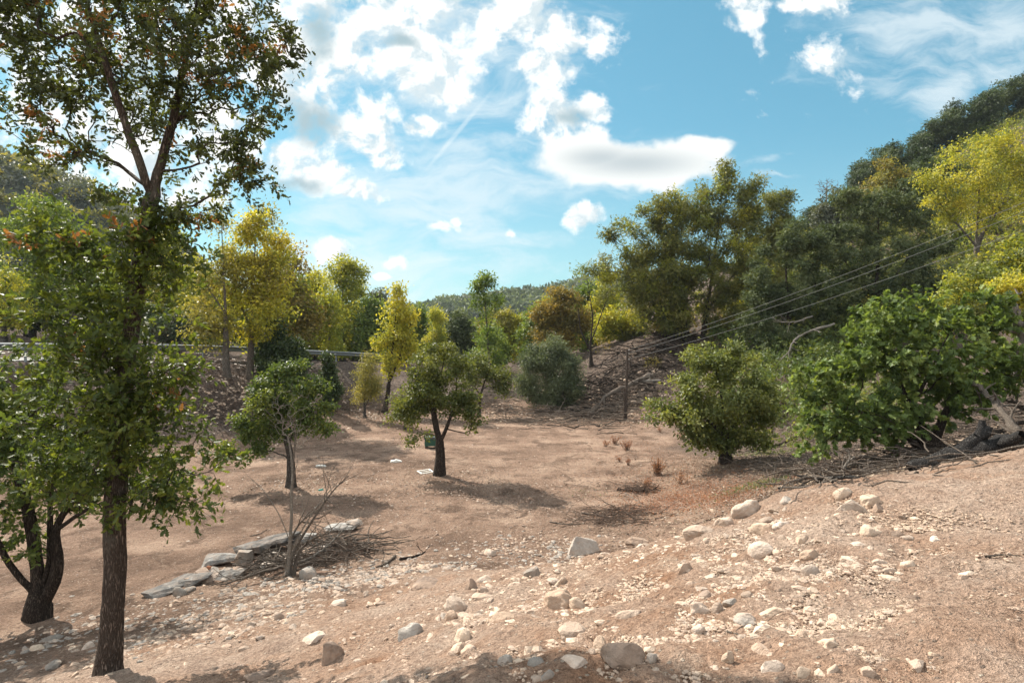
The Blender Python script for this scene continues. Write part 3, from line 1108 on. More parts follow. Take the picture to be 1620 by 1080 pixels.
forest('wooded_hillside', far_h, 2600, (-110, 330), (380, 545), (3.0, 6.0), 'holm', 3, 'far dark green woods covering the ridge at the end of the valley', 46, 3.6)
forest('hillside_scrub', left_h, 420, (-190, -62), (88, 150), (1.0, 2.4), 'olive', 6, 'olive bushes scattered on the hillside behind the left trees', 70, 0.95)
forest('hillside_scrub', left_h, 800, (-190, -62), (88, 150), (1.0, 2.6), 'slate', 5, 'dusky scrub covering the hillside behind the left trees', 70, 0.95)


def slope_scrub(name, label, sp, seed, n, ur=(1170, 1700), dr=(30, 84), zmin=-0.5, sz=.32, rad=(.5, 1.7)):
    rng = np.random.default_rng(seed)
    u = rng.uniform(*ur, n * 3)
    d = rng.uniform(*dr, n * 3)
    x = (u - 810) / F * d
    z = height(x, d, False)
    ok = (z > zmin) & (x > 5)
    x, d, z = x[ok][:n], d[ok][:n], z[ok][:n]
    n = len(x)
    rr = rng.uniform(*rad, n)
    m = 110
    v = unit(rng.normal(0, 1, (n, m, 3)) + (0, 0, .4))
    P = np.stack([x, d, z + rr * .5], 1)[:, None] + v * rr[:, None, None] * rng.uniform(.5, 1.05, (n, m, 1)) + rng.normal(0, .12, (n, m, 3))
    me = leaf_mesh(name, P.reshape(-1, 3), rng.normal(0, 1, (n * m, 3)), (v + rng.normal(0, .5, (n, m, 3))).reshape(-1, 3), sz * rng.uniform(.6, 1.3, n * m), 'sprig', rng.random(n * m), np.repeat(rng.random(n), m))
    tag(obj(name, me, L[sp]), label, 'undergrowth', kind='stuff')


slope_scrub('undergrowth', 'olive undergrowth covering the right hillside between the trees', 'oak_far', 11, 420)
slope_scrub('undergrowth', 'dark green undergrowth covering the right hillside between the trees', 'green', 12, 300)
slope_scrub('undergrowth', 'yellowing undergrowth dotted over the right hillside', 'yelgreen', 13, 90)
slope_scrub('undergrowth', 'dark green undergrowth in the shade below the evergreen oaks', 'green', 14, 120, (1130, 1340), (24, 44), -4.1, .24, (.5, 1.3))
slope_scrub('undergrowth', 'yellow-green undergrowth at the foot of the evergreen oaks', 'bush', 16, 50, (1180, 1420), (20, 36), -4.0, .20, (.4, 1.0))
slope_scrub('undergrowth', 'russet undergrowth scattered over the slope by the pole', 'brown', 15, 34, (950, 1200), (38, 60), -2.5, .22, (.3, .9))

# ------------------------------------------------------------------ trees of the near and middle ground
def place_d(pxx, pyy, dmax=120):
    return float(ground_at(pxx, pyy, dmax=dmax)[1])


# tall oak in front, left
fg, _ = make_tree('oak_tree', 'tall rough-barked oak with bright sky through its crown, in front on the left', 'tree', 'oak_fg', 6.0,
          [[(170, 1074), (175, 900), (181, 780), (190, 640), (205, 500), (222, 390), (236, 305), (252, 262), (272, 200), (292, 110), (312, 10, .2), (325, -130, .3)],
           [(236, 305), (226, 262, -.1), (200, 200, -.2), (172, 110, -.3), (140, 10, -.4), (110, -110, -.5)],
           [(272, 200), (310, 150, .3), (360, 90, .5), (400, 20, .7)],
           [(240, 300), (190, 262, .4), (110, 240, .6), (30, 232, .7)]], 0.118,
          [(250, 90, 150, 110), (330, 40, 110, 90), (420, 110, 62, 85), (435, 60, 40, 70), (400, 215, 62, 55), (385, 290, 55, 36), (330, 240, 70, 60), (150, 60, 110, 90), (60, 90, 90, 90), (40, 200, 80, 50),
           (110, 240, 90, 34), (290, 330, 60, 40), (200, -60, 200, 80), (380, -60, 100, 70), (40, -40, 90, 80), (270, -160, 160, 70), (30, 20, 80, 90), (100, 140, 80, 60), (240, 170, 80, 60), (160, 300, 60, 40), (320, 140, 70, 60), (210, 20, 110, 70)],
          640, 33000, 0.064, 'oak', 'bark_oak', seed=3, spread=0.165, tip=0.0038, step=0.11, twigs=5, shell=1.2, zr=0.8, lump=0.07, extra=('dry', .007, 'withered_leaves'), flare=0.3, pl=0.22)


def shoots():
    """leafy young shoots low on the same trunk"""
    rng = np.random.default_rng(9)
    d = 6.0
    blobs = [(140, 420, 100, 70), (90, 500, 95, 85), (200, 520, 110, 90), (180, 620, 110, 90), (250, 700, 85, 75), (110, 640, 90, 90), (290, 770, 60, 45), (320, 720, 45, 40), (270, 610, 50, 45), (60, 740, 70, 90),
             (290, 420, 55, 50), (150, 760, 90, 70), (240, 790, 60, 40), (90, 380, 70, 40), (250, 350, 60, 40), (205, 450, 40, 60, -.25), (190, 580, 45, 70, -.3), (182, 700, 50, 60, -.3), (215, 370, 45, 45, -.2), (195, 640, 60, 60, -.35), (215, 410, 44, 46, -.3)]
    att = crown_points(blobs, d, 330, rng, 1.0, 0.8)
    b0 = np.array(fg.location)
    tr = [[px(170, 1000, d), px(181, 780, d), px(190, 640, d), px(205, 500, d), px(222, 390, d), px(236, 320, d)]]
    P, par, rad, chains, ends, nt = grow(tr, att, 0.12, rng, R=0.05, tip=0.004, downpen=.4, pl=0.05)
    T = Tubes()
    for c in chains[1:]:
        T.add(P[c] - b0, np.minimum(rad[c], .02), 4)
    cvs = np.clip(rng.normal(.5, .22, len(ends)), 0, 1)
    LP, LD, LV, CV = [], [], [], []
    for e, cv in zip(ends, cvs):
        p0, back = P[e], P[par[e]]
        for _ in range(4):
            dr = unit(unit(p0 - back) * .6 + rng.normal(0, .8, 3) + (0.1, 0, .05))
            ln = .23 * rng.uniform(.6, 1.5)
            st = p0 + (back - p0) * rng.uniform(0, 3)
            T.add(np.array([st, st + dr * ln * .5, st + dr * ln + (0, 0, -.04)]) - b0, [.0022, .0018, .001], 3)
            m = rng.integers(9, 15)
            t = rng.uniform(.15, 1.1, (m, 1))
            LP.append(st + dr * ln * t)
            LD.append(unit(np.cross(dr, rng.normal(0, 1, (m, 3)))) * .8 + dr * .6 + (0, 0, -.15))
            LV.append(np.clip(rng.normal(.5, .25, m), 0, 1))
            CV.append(np.full(m, cv))
    LP, LD, LV, CV = map(np.concatenate, (LP, LD, LV, CV))
    n = len(LP)
    LN = rng.normal(0, .6, (n, 3)) + (0, 0, .6)
    sz = .080 * rng.uniform(.6, 1.3, n)
    obj('branch', T.mesh('branch'), M['bark_oak'], fg)
    thr = np.quantile(cvs, .985)
    for m, sp, nm in ((CV < thr, 'oak_low', 'leafy_shoots'), (CV >= thr, 'dry', 'withered_leaves')):
        obj(nm, leaf_mesh(nm, LP[m] - b0, LD[m], LN[m], sz[m], 'oak', LV[m], CV[m]), L[sp], fg)


shoots()

# many-stemmed tree at the left edge
make_tree('many_stemmed_tree', 'dark many-stemmed tree at the left edge, behind the tall oak', 'tree', 'green', 9.2,
          [[(62, 965), (60, 900), (52, 840), (30, 760), (10, 680)], [(58, 950), (78, 880), (74, 800), (90, 720)], [(62, 965), (96, 900), (84, 830), (140, 760, .2), (200, 700, .3)],
           [(60, 940), (20, 900, -.2), (-20, 830, -.3), (-60, 740, -.4)], [(84, 842), (130, 810, -.3), (190, 780, -.5), (250, 755, -.6)]], 0.20,
          [(30, 680, 80, 60), (100, 730, 90, 60), (-40, 700, 90, 80), (170, 700, 70, 50), (60, 790, 70, 45), (20, 860, 50, 30), (180, 770, 60, 30), (40, 600, 70, 50), (250, 740, 50, 35)],
          260, 15000, 0.10, 'oak', 'bark_dark', seed=5, spread=0.28, tip=0.006, step=0.16, twigs=3, lump=0.16, flare=0.12)

# trees standing in the field
make_tree('round_tree', 'dense dark green tree with a split round crown, on the field left of the centre', 'tree', 'green', place_d(461, 770),
          [[(461, 770), (460, 725), (452, 690), (440, 640), (432, 600)], [(456, 700), (480, 660), (492, 625)], [(452, 690), (415, 670), (390, 690)]], 0.14,
          [(425, 635, 40, 34), (480, 625, 34, 30), (400, 690, 38, 24), (445, 595, 26, 16), (508, 672, 24, 18), (364, 712, 20, 16), (388, 655, 24, 20), (430, 690, 30, 20), (503, 610, 20, 18), (470, 578, 14, 9), (415, 606, 16, 14), (395, 724, 22, 9), (520, 650, 12, 14), (460, 660, 30, 24)],
          78, 9800, 0.088, 'ovate', 'bark_grey', seed=11, spread=0.20, shell=1.0, tip=0.008, flare=.4)
make_tree('fruit_tree', 'forked old fruit tree with a thin open crown, alone in the middle of the field', 'tree', 'apple', place_d(695, 751),
          [[(695, 751), (696, 722), (697, 702), (690, 670), (685, 640), (682, 600)], [(697, 698), (708, 672), (719, 640), (722, 600), (715, 560)], [(686, 650), (660, 640), (635, 650)], [(712, 680), (735, 685), (750, 678)],
           [(684, 640), (700, 590), (706, 552)]], 0.17,
          [(690, 575, 40, 36), (650, 640, 34, 26), (635, 665, 22, 22), (720, 615, 40, 40), (742, 665, 18, 16), (652, 692, 28, 12), (702, 548, 24, 16), (665, 600, 30, 22), (735, 580, 22, 22), (690, 635, 36, 28), (690, 605, 40, 34), (668, 625, 28, 24), (715, 580, 30, 26), (730, 630, 30, 26), (745, 655, 20, 18), (705, 650, 30, 16)],
          130, 10500, 0.078, 'ovate', 'bark_dark', seed=12, spread=0.19, shell=1.5, tip=0.008, lump=0.1, flare=.45)
make_tree('round_bush_tree', 'broad round bushy tree on one short trunk, at the right side of the field', 'tree', 'bush', place_d(1148, 733),
          [[(1148, 733), (1147, 700), (1143, 660), (1138, 610), (1130, 570)], [(1146, 690), (1110, 655), (1070, 650)], [(1146, 690), (1180, 650), (1210, 640)]], 0.17,
          [(1140, 620, 66, 42), (1075, 650, 45, 28), (1200, 640, 36, 38), (1118, 575, 32, 28), (1150, 680, 66, 18), (1180, 600, 40, 30), (1100, 610, 40, 34), (1050, 655, 28, 14), (1220, 670, 18, 20), (1150, 555, 22, 14), (1095, 560, 12, 12), (1100, 686, 44, 16), (1190, 690, 40, 18), (1140, 698, 56, 10)],
          190, 16500, 0.095, 'ovate', 'bark_dark', seed=13, spread=0.22, shell=2.5, tip=0.007)
make_tree('broad_leaved_tree', 'large fresh green broad-leaved tree low over dead wood, behind the stony bank on the right', 'tree', 'fig', 12.6,
          [[(1478, 722), (1462, 690), (1440, 650), (1420, 600), (1400, 540)], [(1466, 700), (1430, 680), (1380, 660), (1330, 640)], [(1470, 712), (1490, 660), (1520, 610), (1550, 560)], [(1440, 650), (1470, 590), (1500, 530)],
           [(1478, 722), (1440, 700, -.4), (1420, 670, -.8), (1350, 640, -1.0)]], 0.20,
          [(1400, 560, 90, 62), (1490, 555, 90, 65), (1340, 640, 70, 60), (1285, 680, 36, 36), (1560, 510, 55, 45), (1480, 620, 90, 46), (1420, 500, 60, 34), (1585, 590, 45, 36), (1300, 610, 40, 34), (1400, 660, 70, 36), (1620, 560, 50, 40), (1530, 620, 50, 26), (1350, 560, 50, 36)],
          340, 25000, 0.115, 'fig', 'bark_dark', seed=14, spread=0.30, tip=0.007, step=0.2, twigs=4, shell=2.2, lump=0.12)
make_tree('willow_bush', 'round grey-green willow-like tree at the far edge of the field', 'tree', 'willow', place_d(905, 654),
          [[(905, 654), (898, 630), (880, 605), (868, 570)], [(900, 640), (905, 610), (910, 580)], [(890, 620), (850, 620), (835, 610)]], 0.17,
          [(868, 598, 44, 36), (856, 570, 28, 24), (876, 546, 18, 12), (896, 606, 26, 32), (834, 620, 16, 18), (826, 602, 10, 12), (908, 582, 12, 16), (862, 634, 34, 10), (842, 560, 12, 10), (888, 566, 14, 12)],
          210, 27000, 0.16, 'narrow', 'bark_dark', seed=15, spread=0.36, shell=2, tip=0.01)

# trees on and below the road embankment
make_tree('poplar_tree', 'slender bare-trunked poplar with thin olive foliage, left of the golden one on the embankment', 'tree', 'olive', place_d(358, 594, 60),
          [[(359, 594), (359, 560), (357, 480), (353, 400), (350, 345), (348, 318)], [(358, 500), (340, 470), (322, 450)]], 0.17,
          [(349, 350, 16, 30), (335, 440, 28, 40), (315, 480, 26, 36), (345, 520, 30, 30), (320, 520, 30, 24), (358, 410, 18, 30)],
          85, 3600, 0.15, 'rhomb', 'bark_pale', seed=21, spread=0.38, shell=1, tip=0.008, flare=.5)
make_tree('poplar_tree', 'tall golden poplar with a pale forked trunk, on the embankment below the road', 'tree', 'yellow', place_d(395, 600, 60),
          [[(395, 600), (397, 560), (398, 500), (398, 450), (402, 400), (402, 345)], [(398, 480), (415, 455), (428, 440)], [(399, 520), (378, 480), (370, 440), (366, 400)]], 0.18,
          [(402, 420, 38, 44), (438, 425, 28, 44), (402, 372, 28, 24), (378, 460, 32, 44), (425, 490, 36, 40), (372, 400, 18, 30), (385, 520, 30, 26), (415, 350, 20, 16), (445, 400, 14, 24)],
          150, 10500, 0.16, 'rhomb', 'bark_pale', seed=22, spread=0.38, shell=1.5, tip=0.008, flare=.5, extra=('olive', .22, 'olive_crown'))
make_tree('poplar_tree', 'thin half-bare poplar top rising above the golden poplar', 'tree', 'olive', 33,
          [[(421, 585), (422, 500), (420, 420), (417, 335)]], 0.13, [(417, 350, 16, 24), (428, 345, 16, 22), (405, 340, 14, 22), (443, 385, 12, 18), (420, 420, 24, 40)],
          60, 1500, 0.15, 'rhomb', 'bark_pale', seed=23, spread=0.32, tip=0.007)
make_tree('autumn_tree', 'russet brown tree behind the road, right of the golden poplar', 'tree', 'brown', 46,
          [[(462, 580), (462, 500), (460, 420)]], 0.2, [(460, 425, 24, 34), (470, 485, 30, 40), (448, 480, 30, 40), (485, 510, 18, 30), (440, 535, 26, 24)],
          120, 9000, 0.24, 'rhomb', 'bark_grey', seed=24, spread=0.6, extra=('yelgreen', .3, 'yellow_green_crown'))
make_tree('shrub', 'dark ivy-green shrub hiding part of the crash barrier', 'shrub', 'dark', 31,
          [[(440, 612), (440, 570), (435, 520)], [(440, 590), (462, 560), (470, 540)]], 0.12, [(440, 565, 34, 26), (424, 530, 18, 22), (462, 560, 22, 26), (446, 594, 30, 14), (432, 510, 12, 12), (470, 575, 14, 20)],
          100, 9000, 0.14, 'ovate', 'bark_dark', seed=25, spread=0.32, shell=3)
make_tree('shrub', 'narrow column of dark ivy beside the round tree on the field', 'shrub', 'dark', place_d(520, 646),
          [[(520, 646), (520, 610), (518, 565)]], 0.09, [(521, 612, 10, 28), (517, 577, 7, 16), (530, 622, 8, 12)], 50, 4200, 0.13, 'ovate', 'bark_dark', seed=26, spread=0.24, shell=3)
make_tree('poplar_tree', 'tall green poplar with a leafy rounded top, against the sky left of the centre', 'tree', 'yelgreen', 62,
          [[(542, 575), (542, 500), (543, 412)]], 0.24, [(545, 425, 24, 20), (528, 440, 16, 18), (562, 436, 16, 20), (545, 460, 26, 28), (540, 500, 30, 34), (530, 540, 26, 24)],
          110, 8000, 0.27, 'rhomb', 'bark_pale', seed=27, spread=0.62, shell=1.5)
make_tree('young_tree', 'loose yellow-green tree in front of the tall green poplar', 'tree', 'yelgreen', 52,
          [[(521, 575), (521, 520), (517, 450)]], 0.15, [(514, 470, 16, 26), (520, 505, 24, 34), (524, 540, 26, 22), (500, 500, 16, 30)], 80, 4800, 0.22, 'rhomb', 'bark_pale', seed=28, spread=0.55, shell=1.3)
make_tree('dense_tree', 'bright mid-green tree right of the tall green poplar', 'tree', 'green', 66,
          [[(575, 580), (576, 530), (577, 475)]], 0.2, [(576, 500, 18, 26), (566, 530, 22, 26), (584, 540, 16, 26), (572, 560, 26, 14)], 90, 6500, 0.28, 'rhomb', 'bark_grey', seed=29, spread=0.6, shell=2.5)
make_tree('dense_tree', 'dusky blue-green tree top behind the yellow maple-like tree', 'tree', 'slate', 80,
          [[(600, 580), (600, 520), (600, 455)]], 0.25, [(598, 470, 16, 16), (606, 490, 20, 22), (590, 490, 12, 20), (604, 520, 22, 24)], 80, 5200, 0.32, 'rhomb', 'bark_grey', seed=30, spread=0.6)
make_tree('autumn_tree', 'bright yellow tree with two dark lower trunks, behind the back of the field', 'tree', 'yellow', place_d(608, 652),
          [[(608, 652), (614, 610), (620, 560), (626, 500), (630, 450)], [(614, 610), (634, 560), (650, 510)]], 0.15,
          [(626, 500, 22, 26), (648, 500, 14, 14), (610, 540, 17, 20), (636, 535, 20, 16), (618, 578, 17, 18), (652, 570, 14, 9), (631, 465, 10, 16), (640, 550, 18, 10)],
          110, 5600, 0.165, 'rhomb', 'bark_dark', seed=31, spread=0.36, shell=1.2, tip=.009)
make_tree('shrub', 'feathery grey-green sapling before the bright yellow tree', 'shrub', 'olive', place_d(577, 660),
          [[(577, 660), (577, 620), (579, 570)], [(577, 645), (590, 618)]], 0.07, [(579, 585, 17, 26), (574, 620, 22, 18), (590, 610, 14, 20)], 70, 4600, 0.12, 'narrow', 'bark_grey', seed=32, spread=0.3, shell=1.5)
make_tree('dense_tree', 'dark green rounded tree behind the fruit tree, before the far ridge', 'tree', 'holm', 62,
          [[(722, 590), (722, 545), (724, 495)]], 0.2, [(724, 515, 22, 20), (710, 535, 20, 20), (738, 535, 16, 22), (722, 560, 26, 16)], 90, 7000, 0.25, 'rhomb', 'bark_dark', seed=33, spread=0.55, shell=2.5)
make_tree('young_tree', 'low yellow-green tree between the yellow tree and the dark rounded one', 'tree', 'yelgreen', 66,
          [[(690, 590), (690, 545), (692, 495)]], 0.18, [(692, 515, 15, 20), (686, 545, 20, 20), (675, 560, 16, 20)], 70, 4200, 0.28, 'rhomb', 'bark_grey', seed=34, spread=0.55, extra=('yellow', .25, 'yellow_crown'))
make_tree('poplar_tree', 'tall sparse poplar with sky showing through its top, right of the centre', 'tree', 'mid', 44,
          [[(779, 640), (775, 590), (770, 520), (764, 432)], [(771, 530), (784, 490), (788, 468)]], 0.16,
          [(752, 455, 12, 20), (768, 450, 13, 22), (762, 480, 16, 12), (786, 478, 12, 14), (770, 520, 20, 30), (758, 570, 20, 20), (785, 550, 14, 24)],
          85, 3500, 0.19, 'rhomb', 'bark_pale', seed=35, spread=0.36, shell=1.2)
make_tree('dense_tree', 'yellow-olive tree mass behind the sparse poplar', 'tree', 'yelgreen', 60,
          [[(800, 590), (800, 540), (800, 490)]], 0.2, [(798, 515, 20, 22), (785, 540, 22, 26), (816, 515, 12, 20), (812, 550, 20, 22), (770, 520, 16, 30)], 110, 7500, 0.25, 'rhomb', 'bark_grey', seed=36, spread=0.55, extra=('olive', .4, 'olive_crown'))
make_tree('autumn_tree', 'rounded orange-brown tree left of the big oak', 'tree', 'brown', 50,
          [[(892, 580), (890, 530), (888, 465)]], 0.22, [(885, 495, 32, 20), (860, 500, 16, 20), (905, 475, 18, 14), (880, 530, 36, 24), (915, 510, 18, 24), (882, 465, 14, 9)], 140, 11500, 0.21, 'rhomb', 'bark_grey', seed=37, spread=0.5, shell=2)
make_tree('shrub', 'low golden shrub under the left side of the big oak', 'shrub', 'yellow', 46,
          [[(985, 560), (985, 530), (985, 490)]], 0.1, [(982, 500, 30, 16), (960, 515, 18, 15), (1005, 515, 18, 15)], 80, 4800, 0.18, 'rhomb', 'bark_dark', seed=38, spread=0.4, extra=('yelgreen', .45, 'green_crown'))
make_tree('fruit_tree', 'crooked thin fruit tree at the back of the field, left of the willow', 'tree', 'apple', place_d(757, 660, 60),
          [[(757, 660), (760, 625), (768, 600), (775, 580)], [(760, 625), (745, 600), (742, 585)]], 0.11, [(775, 595, 24, 20), (745, 595, 16, 18), (795, 605, 14, 20), (760, 570, 20, 12)], 80, 3600, 0.12, 'ovate', 'bark_dark', seed=39, spread=0.3, shell=1)
make_tree('shrub', 'small pale shrub at the foot of the back slope, left of the fruit tree', 'shrub', 'apple', place_d(640, 680, 60),
          [[(640, 676), (640, 650), (641, 630)]], 0.05, [(642, 648, 16, 16), (655, 660, 10, 10)], 40, 2400, 0.10, 'ovate', 'bark_grey', seed=40, spread=0.24)
make_tree('bare_tree', 'leafless crooked tree standing on the slope left of the big oak', 'tree', 'brown', 43,
          [[(936, 590), (934, 545), (938, 500), (930, 450)], [(935, 540), (950, 500), (962, 470)], [(936, 560), (918, 520), (915, 490)]], 0.14,
          [(935, 460, 18, 24), (960, 470, 12, 16), (915, 490, 12, 14)], 60, 0, 0.1, seed=41, bark='bark_dark', tip=0.012)

# right hillside
make_tree('oak_tree', 'biggest oak with layered olive crown on the slope above the field', 'tree', 'oak_far', 42,
          [[(1088, 585), (1083, 530), (1075, 470), (1060, 410), (1040, 360), (1020, 340)], [(1110, 575), (1114, 500), (1126, 430), (1134, 370), (1142, 300), (1150, 262)], [(1078, 480), (1030, 450, 0), (985, 430), (940, 428)], [(1126, 430), (1165, 370), (1190, 320)],
           [(1114, 500), (1150, 450), (1180, 410)]], 0.34,
          [(1142, 305, 38, 34), (1188, 310, 22, 28), (1060, 335, 45, 32), (1005, 370, 32, 24), (1080, 390, 66, 36), (1160, 390, 46, 46), (985, 412, 30, 16), (1010, 450, 32, 22), (1100, 450, 66, 32), (930, 430, 18, 8), (1150, 272, 20, 14),
           (1040, 400, 40, 24), (975, 470, 26, 14), (1060, 500, 50, 26), (1005, 510, 36, 18), (1110, 330, 30, 30), (1180, 440, 36, 26), (970, 375, 14, 12), (1200, 290, 12, 10), (1095, 365, 56, 44), (1130, 455, 76, 44), (1035, 435, 56, 36), (1050, 485, 60, 32), (1155, 495, 54, 34), (1165, 345, 34, 30)],
          520, 42000, 0.215, 'sprig', 'bark_dark', seed=51, spread=0.46, tip=0.014, shell=1.6, step=0.45, extra=('yelgreen', .10, 'yellowing_crown'))
make_tree('oak_tree', 'second olive oak close behind the right side of the biggest oak', 'tree', 'oak_far', 48,
          [[(1215, 560), (1215, 480), (1218, 400), (1222, 330)], [(1216, 450), (1190, 400), (1180, 360)]], 0.3,
          [(1215, 345, 34, 34), (1243, 322, 20, 16), (1200, 420, 40, 44), (1180, 370, 26, 30), (1240, 370, 24, 34), (1190, 480, 40, 36), (1225, 310, 14, 10)],
          170, 13000, 0.22, 'sprig', 'bark_dark', seed=52, spread=0.48, tip=0.014, shell=2, step=0.5)
make_tree('holm_oak', 'dark dense evergreen oak right beside the biggest oak, lower on the slope', 'tree', 'holm', 34,
          [[(1250, 640), (1250, 560), (1246, 470), (1242, 390)], [(1250, 560), (1280, 500), (1290, 450)]], 0.26,
          [(1240, 430, 46, 50), (1264, 380, 36, 30), (1226, 510, 44, 46), (1280, 470, 44, 46), (1262, 545, 46, 44), (1240, 600, 40, 34), (1300, 400, 24, 30), (1200, 470, 24, 40), (1300, 540, 30, 40), (1200, 560, 24, 40)],
          210, 21000, 0.20, 'sprig', 'bark_dark', seed=53, spread=0.30, shell=3, tip=.012, step=.4)
make_tree('holm_oak', 'broad grey-green evergreen oak in the middle of the right hillside', 'tree', 'holm', 35,
          [[(1385, 560), (1385, 480), (1388, 400), (1390, 330)], [(1386, 470), (1340, 420), (1325, 390)], [(1386, 470), (1430, 420), (1455, 380)]], 0.28,
          [(1390, 340, 56, 38), (1340, 400, 50, 44), (1420, 410, 60, 46), (1380, 470, 62, 40), (1466, 370, 34, 36), (1322, 360, 28, 24), (1450, 460, 44, 36), (1330, 460, 30, 36), (1420, 320, 30, 22), (1480, 420, 30, 34), (1350, 320, 30, 18), (1330, 520, 30, 30)],
          230, 22000, 0.20, 'sprig', 'bark_dark', seed=54, spread=0.31, shell=3, tip=.012, step=.4)
make_tree('autumn_tree', 'broad golden tree high on the right hillside', 'tree', 'yellow', 42,
          [[(1548, 440), (1546, 390), (1548, 330), (1552, 260)], [(1547, 390), (1500, 340), (1480, 310)], [(1547, 380), (1590, 320), (1610, 260)], [(1546, 400), (1570, 330), (1580, 280)]], 0.22,
          [(1540, 265, 56, 40), (1482, 300, 28, 26), (1602, 250, 40, 44), (1560, 325, 60, 34), (1505, 335, 32, 26), (1640, 290, 50, 50), (1580, 220, 34, 24), (1470, 285, 16, 16)],
          240, 15000, 0.17, 'rhomb', 'bark_pale', seed=55, spread=0.45, shell=1.6, tip=.01, step=.4, extra=('yelgreen', .45, 'yellow_green_crown'))
make_tree('shrub', 'pale yellow-green bush above the broad-leaved tree on the right', 'shrub', 'yelgreen', 25,
          [[(1550, 560), (1552, 500), (1550, 430)], [(1550, 530), (1600, 470), (1620, 430)]], 0.12, [(1530, 450, 40, 30), (1590, 440, 40, 36), (1615, 395, 34, 26), (1560, 490, 50, 34), (1640, 480, 50, 50), (1500, 480, 30, 26)],
          160, 10500, 0.125, 'ovate', 'bark_grey', seed=56, spread=0.33, extra=('bush', .4, 'green_crown'))
make_tree('shrub', 'vivid yellow bush beside the bleached snag at the right edge', 'shrub', 'yellow', 21,
          [[(1608, 540), (1606, 480), (1604, 440)]], 0.08, [(1604, 450, 32, 14), (1625, 470, 26, 18), (1590, 470, 18, 12)], 60, 2600, 0.10, 'ovate', 'bark_grey', seed=57, spread=0.24)
make_tree('dense_tree', 'olive tree low on the skyline, left of the golden hillside tree', 'tree', 'olive', 62,
          [[(1405, 380), (1405, 330), (1405, 265)]], 0.2, [(1402, 275, 24, 22), (1420, 300, 26, 24), (1385, 305, 24, 22), (1405, 330, 40, 24)], 100, 6200, 0.26, 'rhomb', 'bark_grey', seed=58, spread=0.55, extra=('brown', .3, 'russet_crown'))
make_tree('dense_tree', 'grey dusky round tree on the skyline, below the small bare tree', 'tree', 'slate', 62,
          [[(1330, 400), (1330, 350), (1330, 305)]], 0.2, [(1330, 320, 28, 18), (1312, 340, 24, 20), (1350, 340, 24, 20), (1330, 360, 36, 20)], 100, 6500, 0.26, 'rhomb', 'bark_grey', seed=59, spread=0.5, shell=3)
make_tree('bare_tree', 'small leafless purplish tree on the skyline of the right hillside', 'tree', 'slate', 66,
          [[(1308, 330), (1308, 305), (1308, 282)]], 0.12, [(1308, 293, 18, 13), (1300, 298, 12, 10), (1318, 300, 12, 10)], 130, 0, 0.2, seed=60, bark='twig', tip=0.03)

# ridge trees: one dark oak and one dusky oak, set out along the skyline
ridge = [(1634, 118, 82, 1.5, 'dark leafy oak on the skyline at the top right corner'), (1594, 132, 84, 1.35, 'dark oak on the skyline, second from the top right corner'),
         (1562, 146, 84, 1.2, 'dark oak on the skyline above the left part of the golden tree'), (1526, 164, 85, 1.4, 'broad dark oak where the skyline steps down above the golden tree'),
         (1490, 192, 86, 1.25, 'dark oak on the skyline, left of the step above the golden tree'), (1458, 214, 88, 1.25, 'dark skyline oak halfway between the golden tree and the olive tree'),
         (1428, 228, 84, 1.2, 'dark skyline oak just right of the olive tree top'), (1394, 238, 90, 1.3, 'dark skyline oak rising behind the olive tree'),
         (1360, 268, 92, 1.2, 'dark skyline oak between the olive tree and the grey dusky tree'), (1476, 250, 66, 1.1, 'dusky dark oak below the skyline, left behind the golden tree'),
         (1440, 286, 60, 1.1, 'dark oak between the broad evergreen oak and the golden tree'), (1290, 345, 74, 1.0, 'low dark oak under the skyline behind the second olive oak')]
ro = None
G_R = 'dark oaks along the skyline of the right hill'
for i, (x, y, d, s, lab) in enumerate(ridge):
    p = px(x, y, d)
    z = hz(p[0], p[1]) - .15
    if ro is None:
        ro, _ = make_tree('skyline_oak', lab, 'tree', 'dark', d, [[(x, y + 75), (x, y + 45), (x, y + 8)]], 0.2, [(x, y + 16, 24, 15), (x - 24, y + 30, 18, 14), (x + 20, y + 27, 20, 15), (x + 4, y + 46, 36, 18), (x - 12, y + 8, 10, 7), (x + 26, y + 14, 9, 7)], 90, 6500, 0.27, 'sprig', 'bark_dark',
                          seed=70, group=G_R, spread=0.42, shell=1.6, tip=.015)
        h0 = max(v.co.z for v in ro.children[1].data.vertices)
    else:
        k = max(.7, min(2.2, (p[2] - z) / h0))
        copy_tree(ro, (p[0], p[1], z), i * 2.1, (s, s, k), lab, G_R)

# behind the road, left
make_tree('dense_tree', 'tall bright green tree at the left edge, below the dusky hillside', 'tree', 'mid', 45,
          [[(50, 560), (52, 480), (56, 320)]], 0.25, [(62, 335, 36, 30), (25, 365, 32, 30), (90, 390, 34, 40), (40, 420, 46, 40), (105, 360, 24, 24), (20, 470, 40, 40), (80, 480, 46, 40), (130, 420, 26, 40)], 200, 14500, 0.20, 'rhomb', 'bark_grey', seed=61, spread=0.5, shell=2)
make_tree('young_tree', 'yellowish tree at the left edge beneath the tall green one', 'tree', 'yelgreen', 38,
          [[(5, 550), (6, 500), (10, 430)]], 0.16, [(8, 440, 26, 30), (-10, 480, 30, 40), (30, 500, 26, 30)], 80, 4600, 0.17, 'rhomb', 'bark_grey', seed=62, spread=0.4, extra=('yellow', .3, 'yellow_crown'))
sh, _ = make_tree('shrub', 'deep green shrub in the shade behind the road, right of the tall oak trunk', 'shrub', 'dark', 43,
          [[(280, 555), (280, 530), (280, 500)]], 0.1, [(280, 515, 34, 18), (255, 525, 24, 16), (305, 525, 24, 16)], 80, 5000, 0.2, 'rhomb', 'bark_dark', seed=63, spread=0.4, shell=3, group='shrubs behind the road')
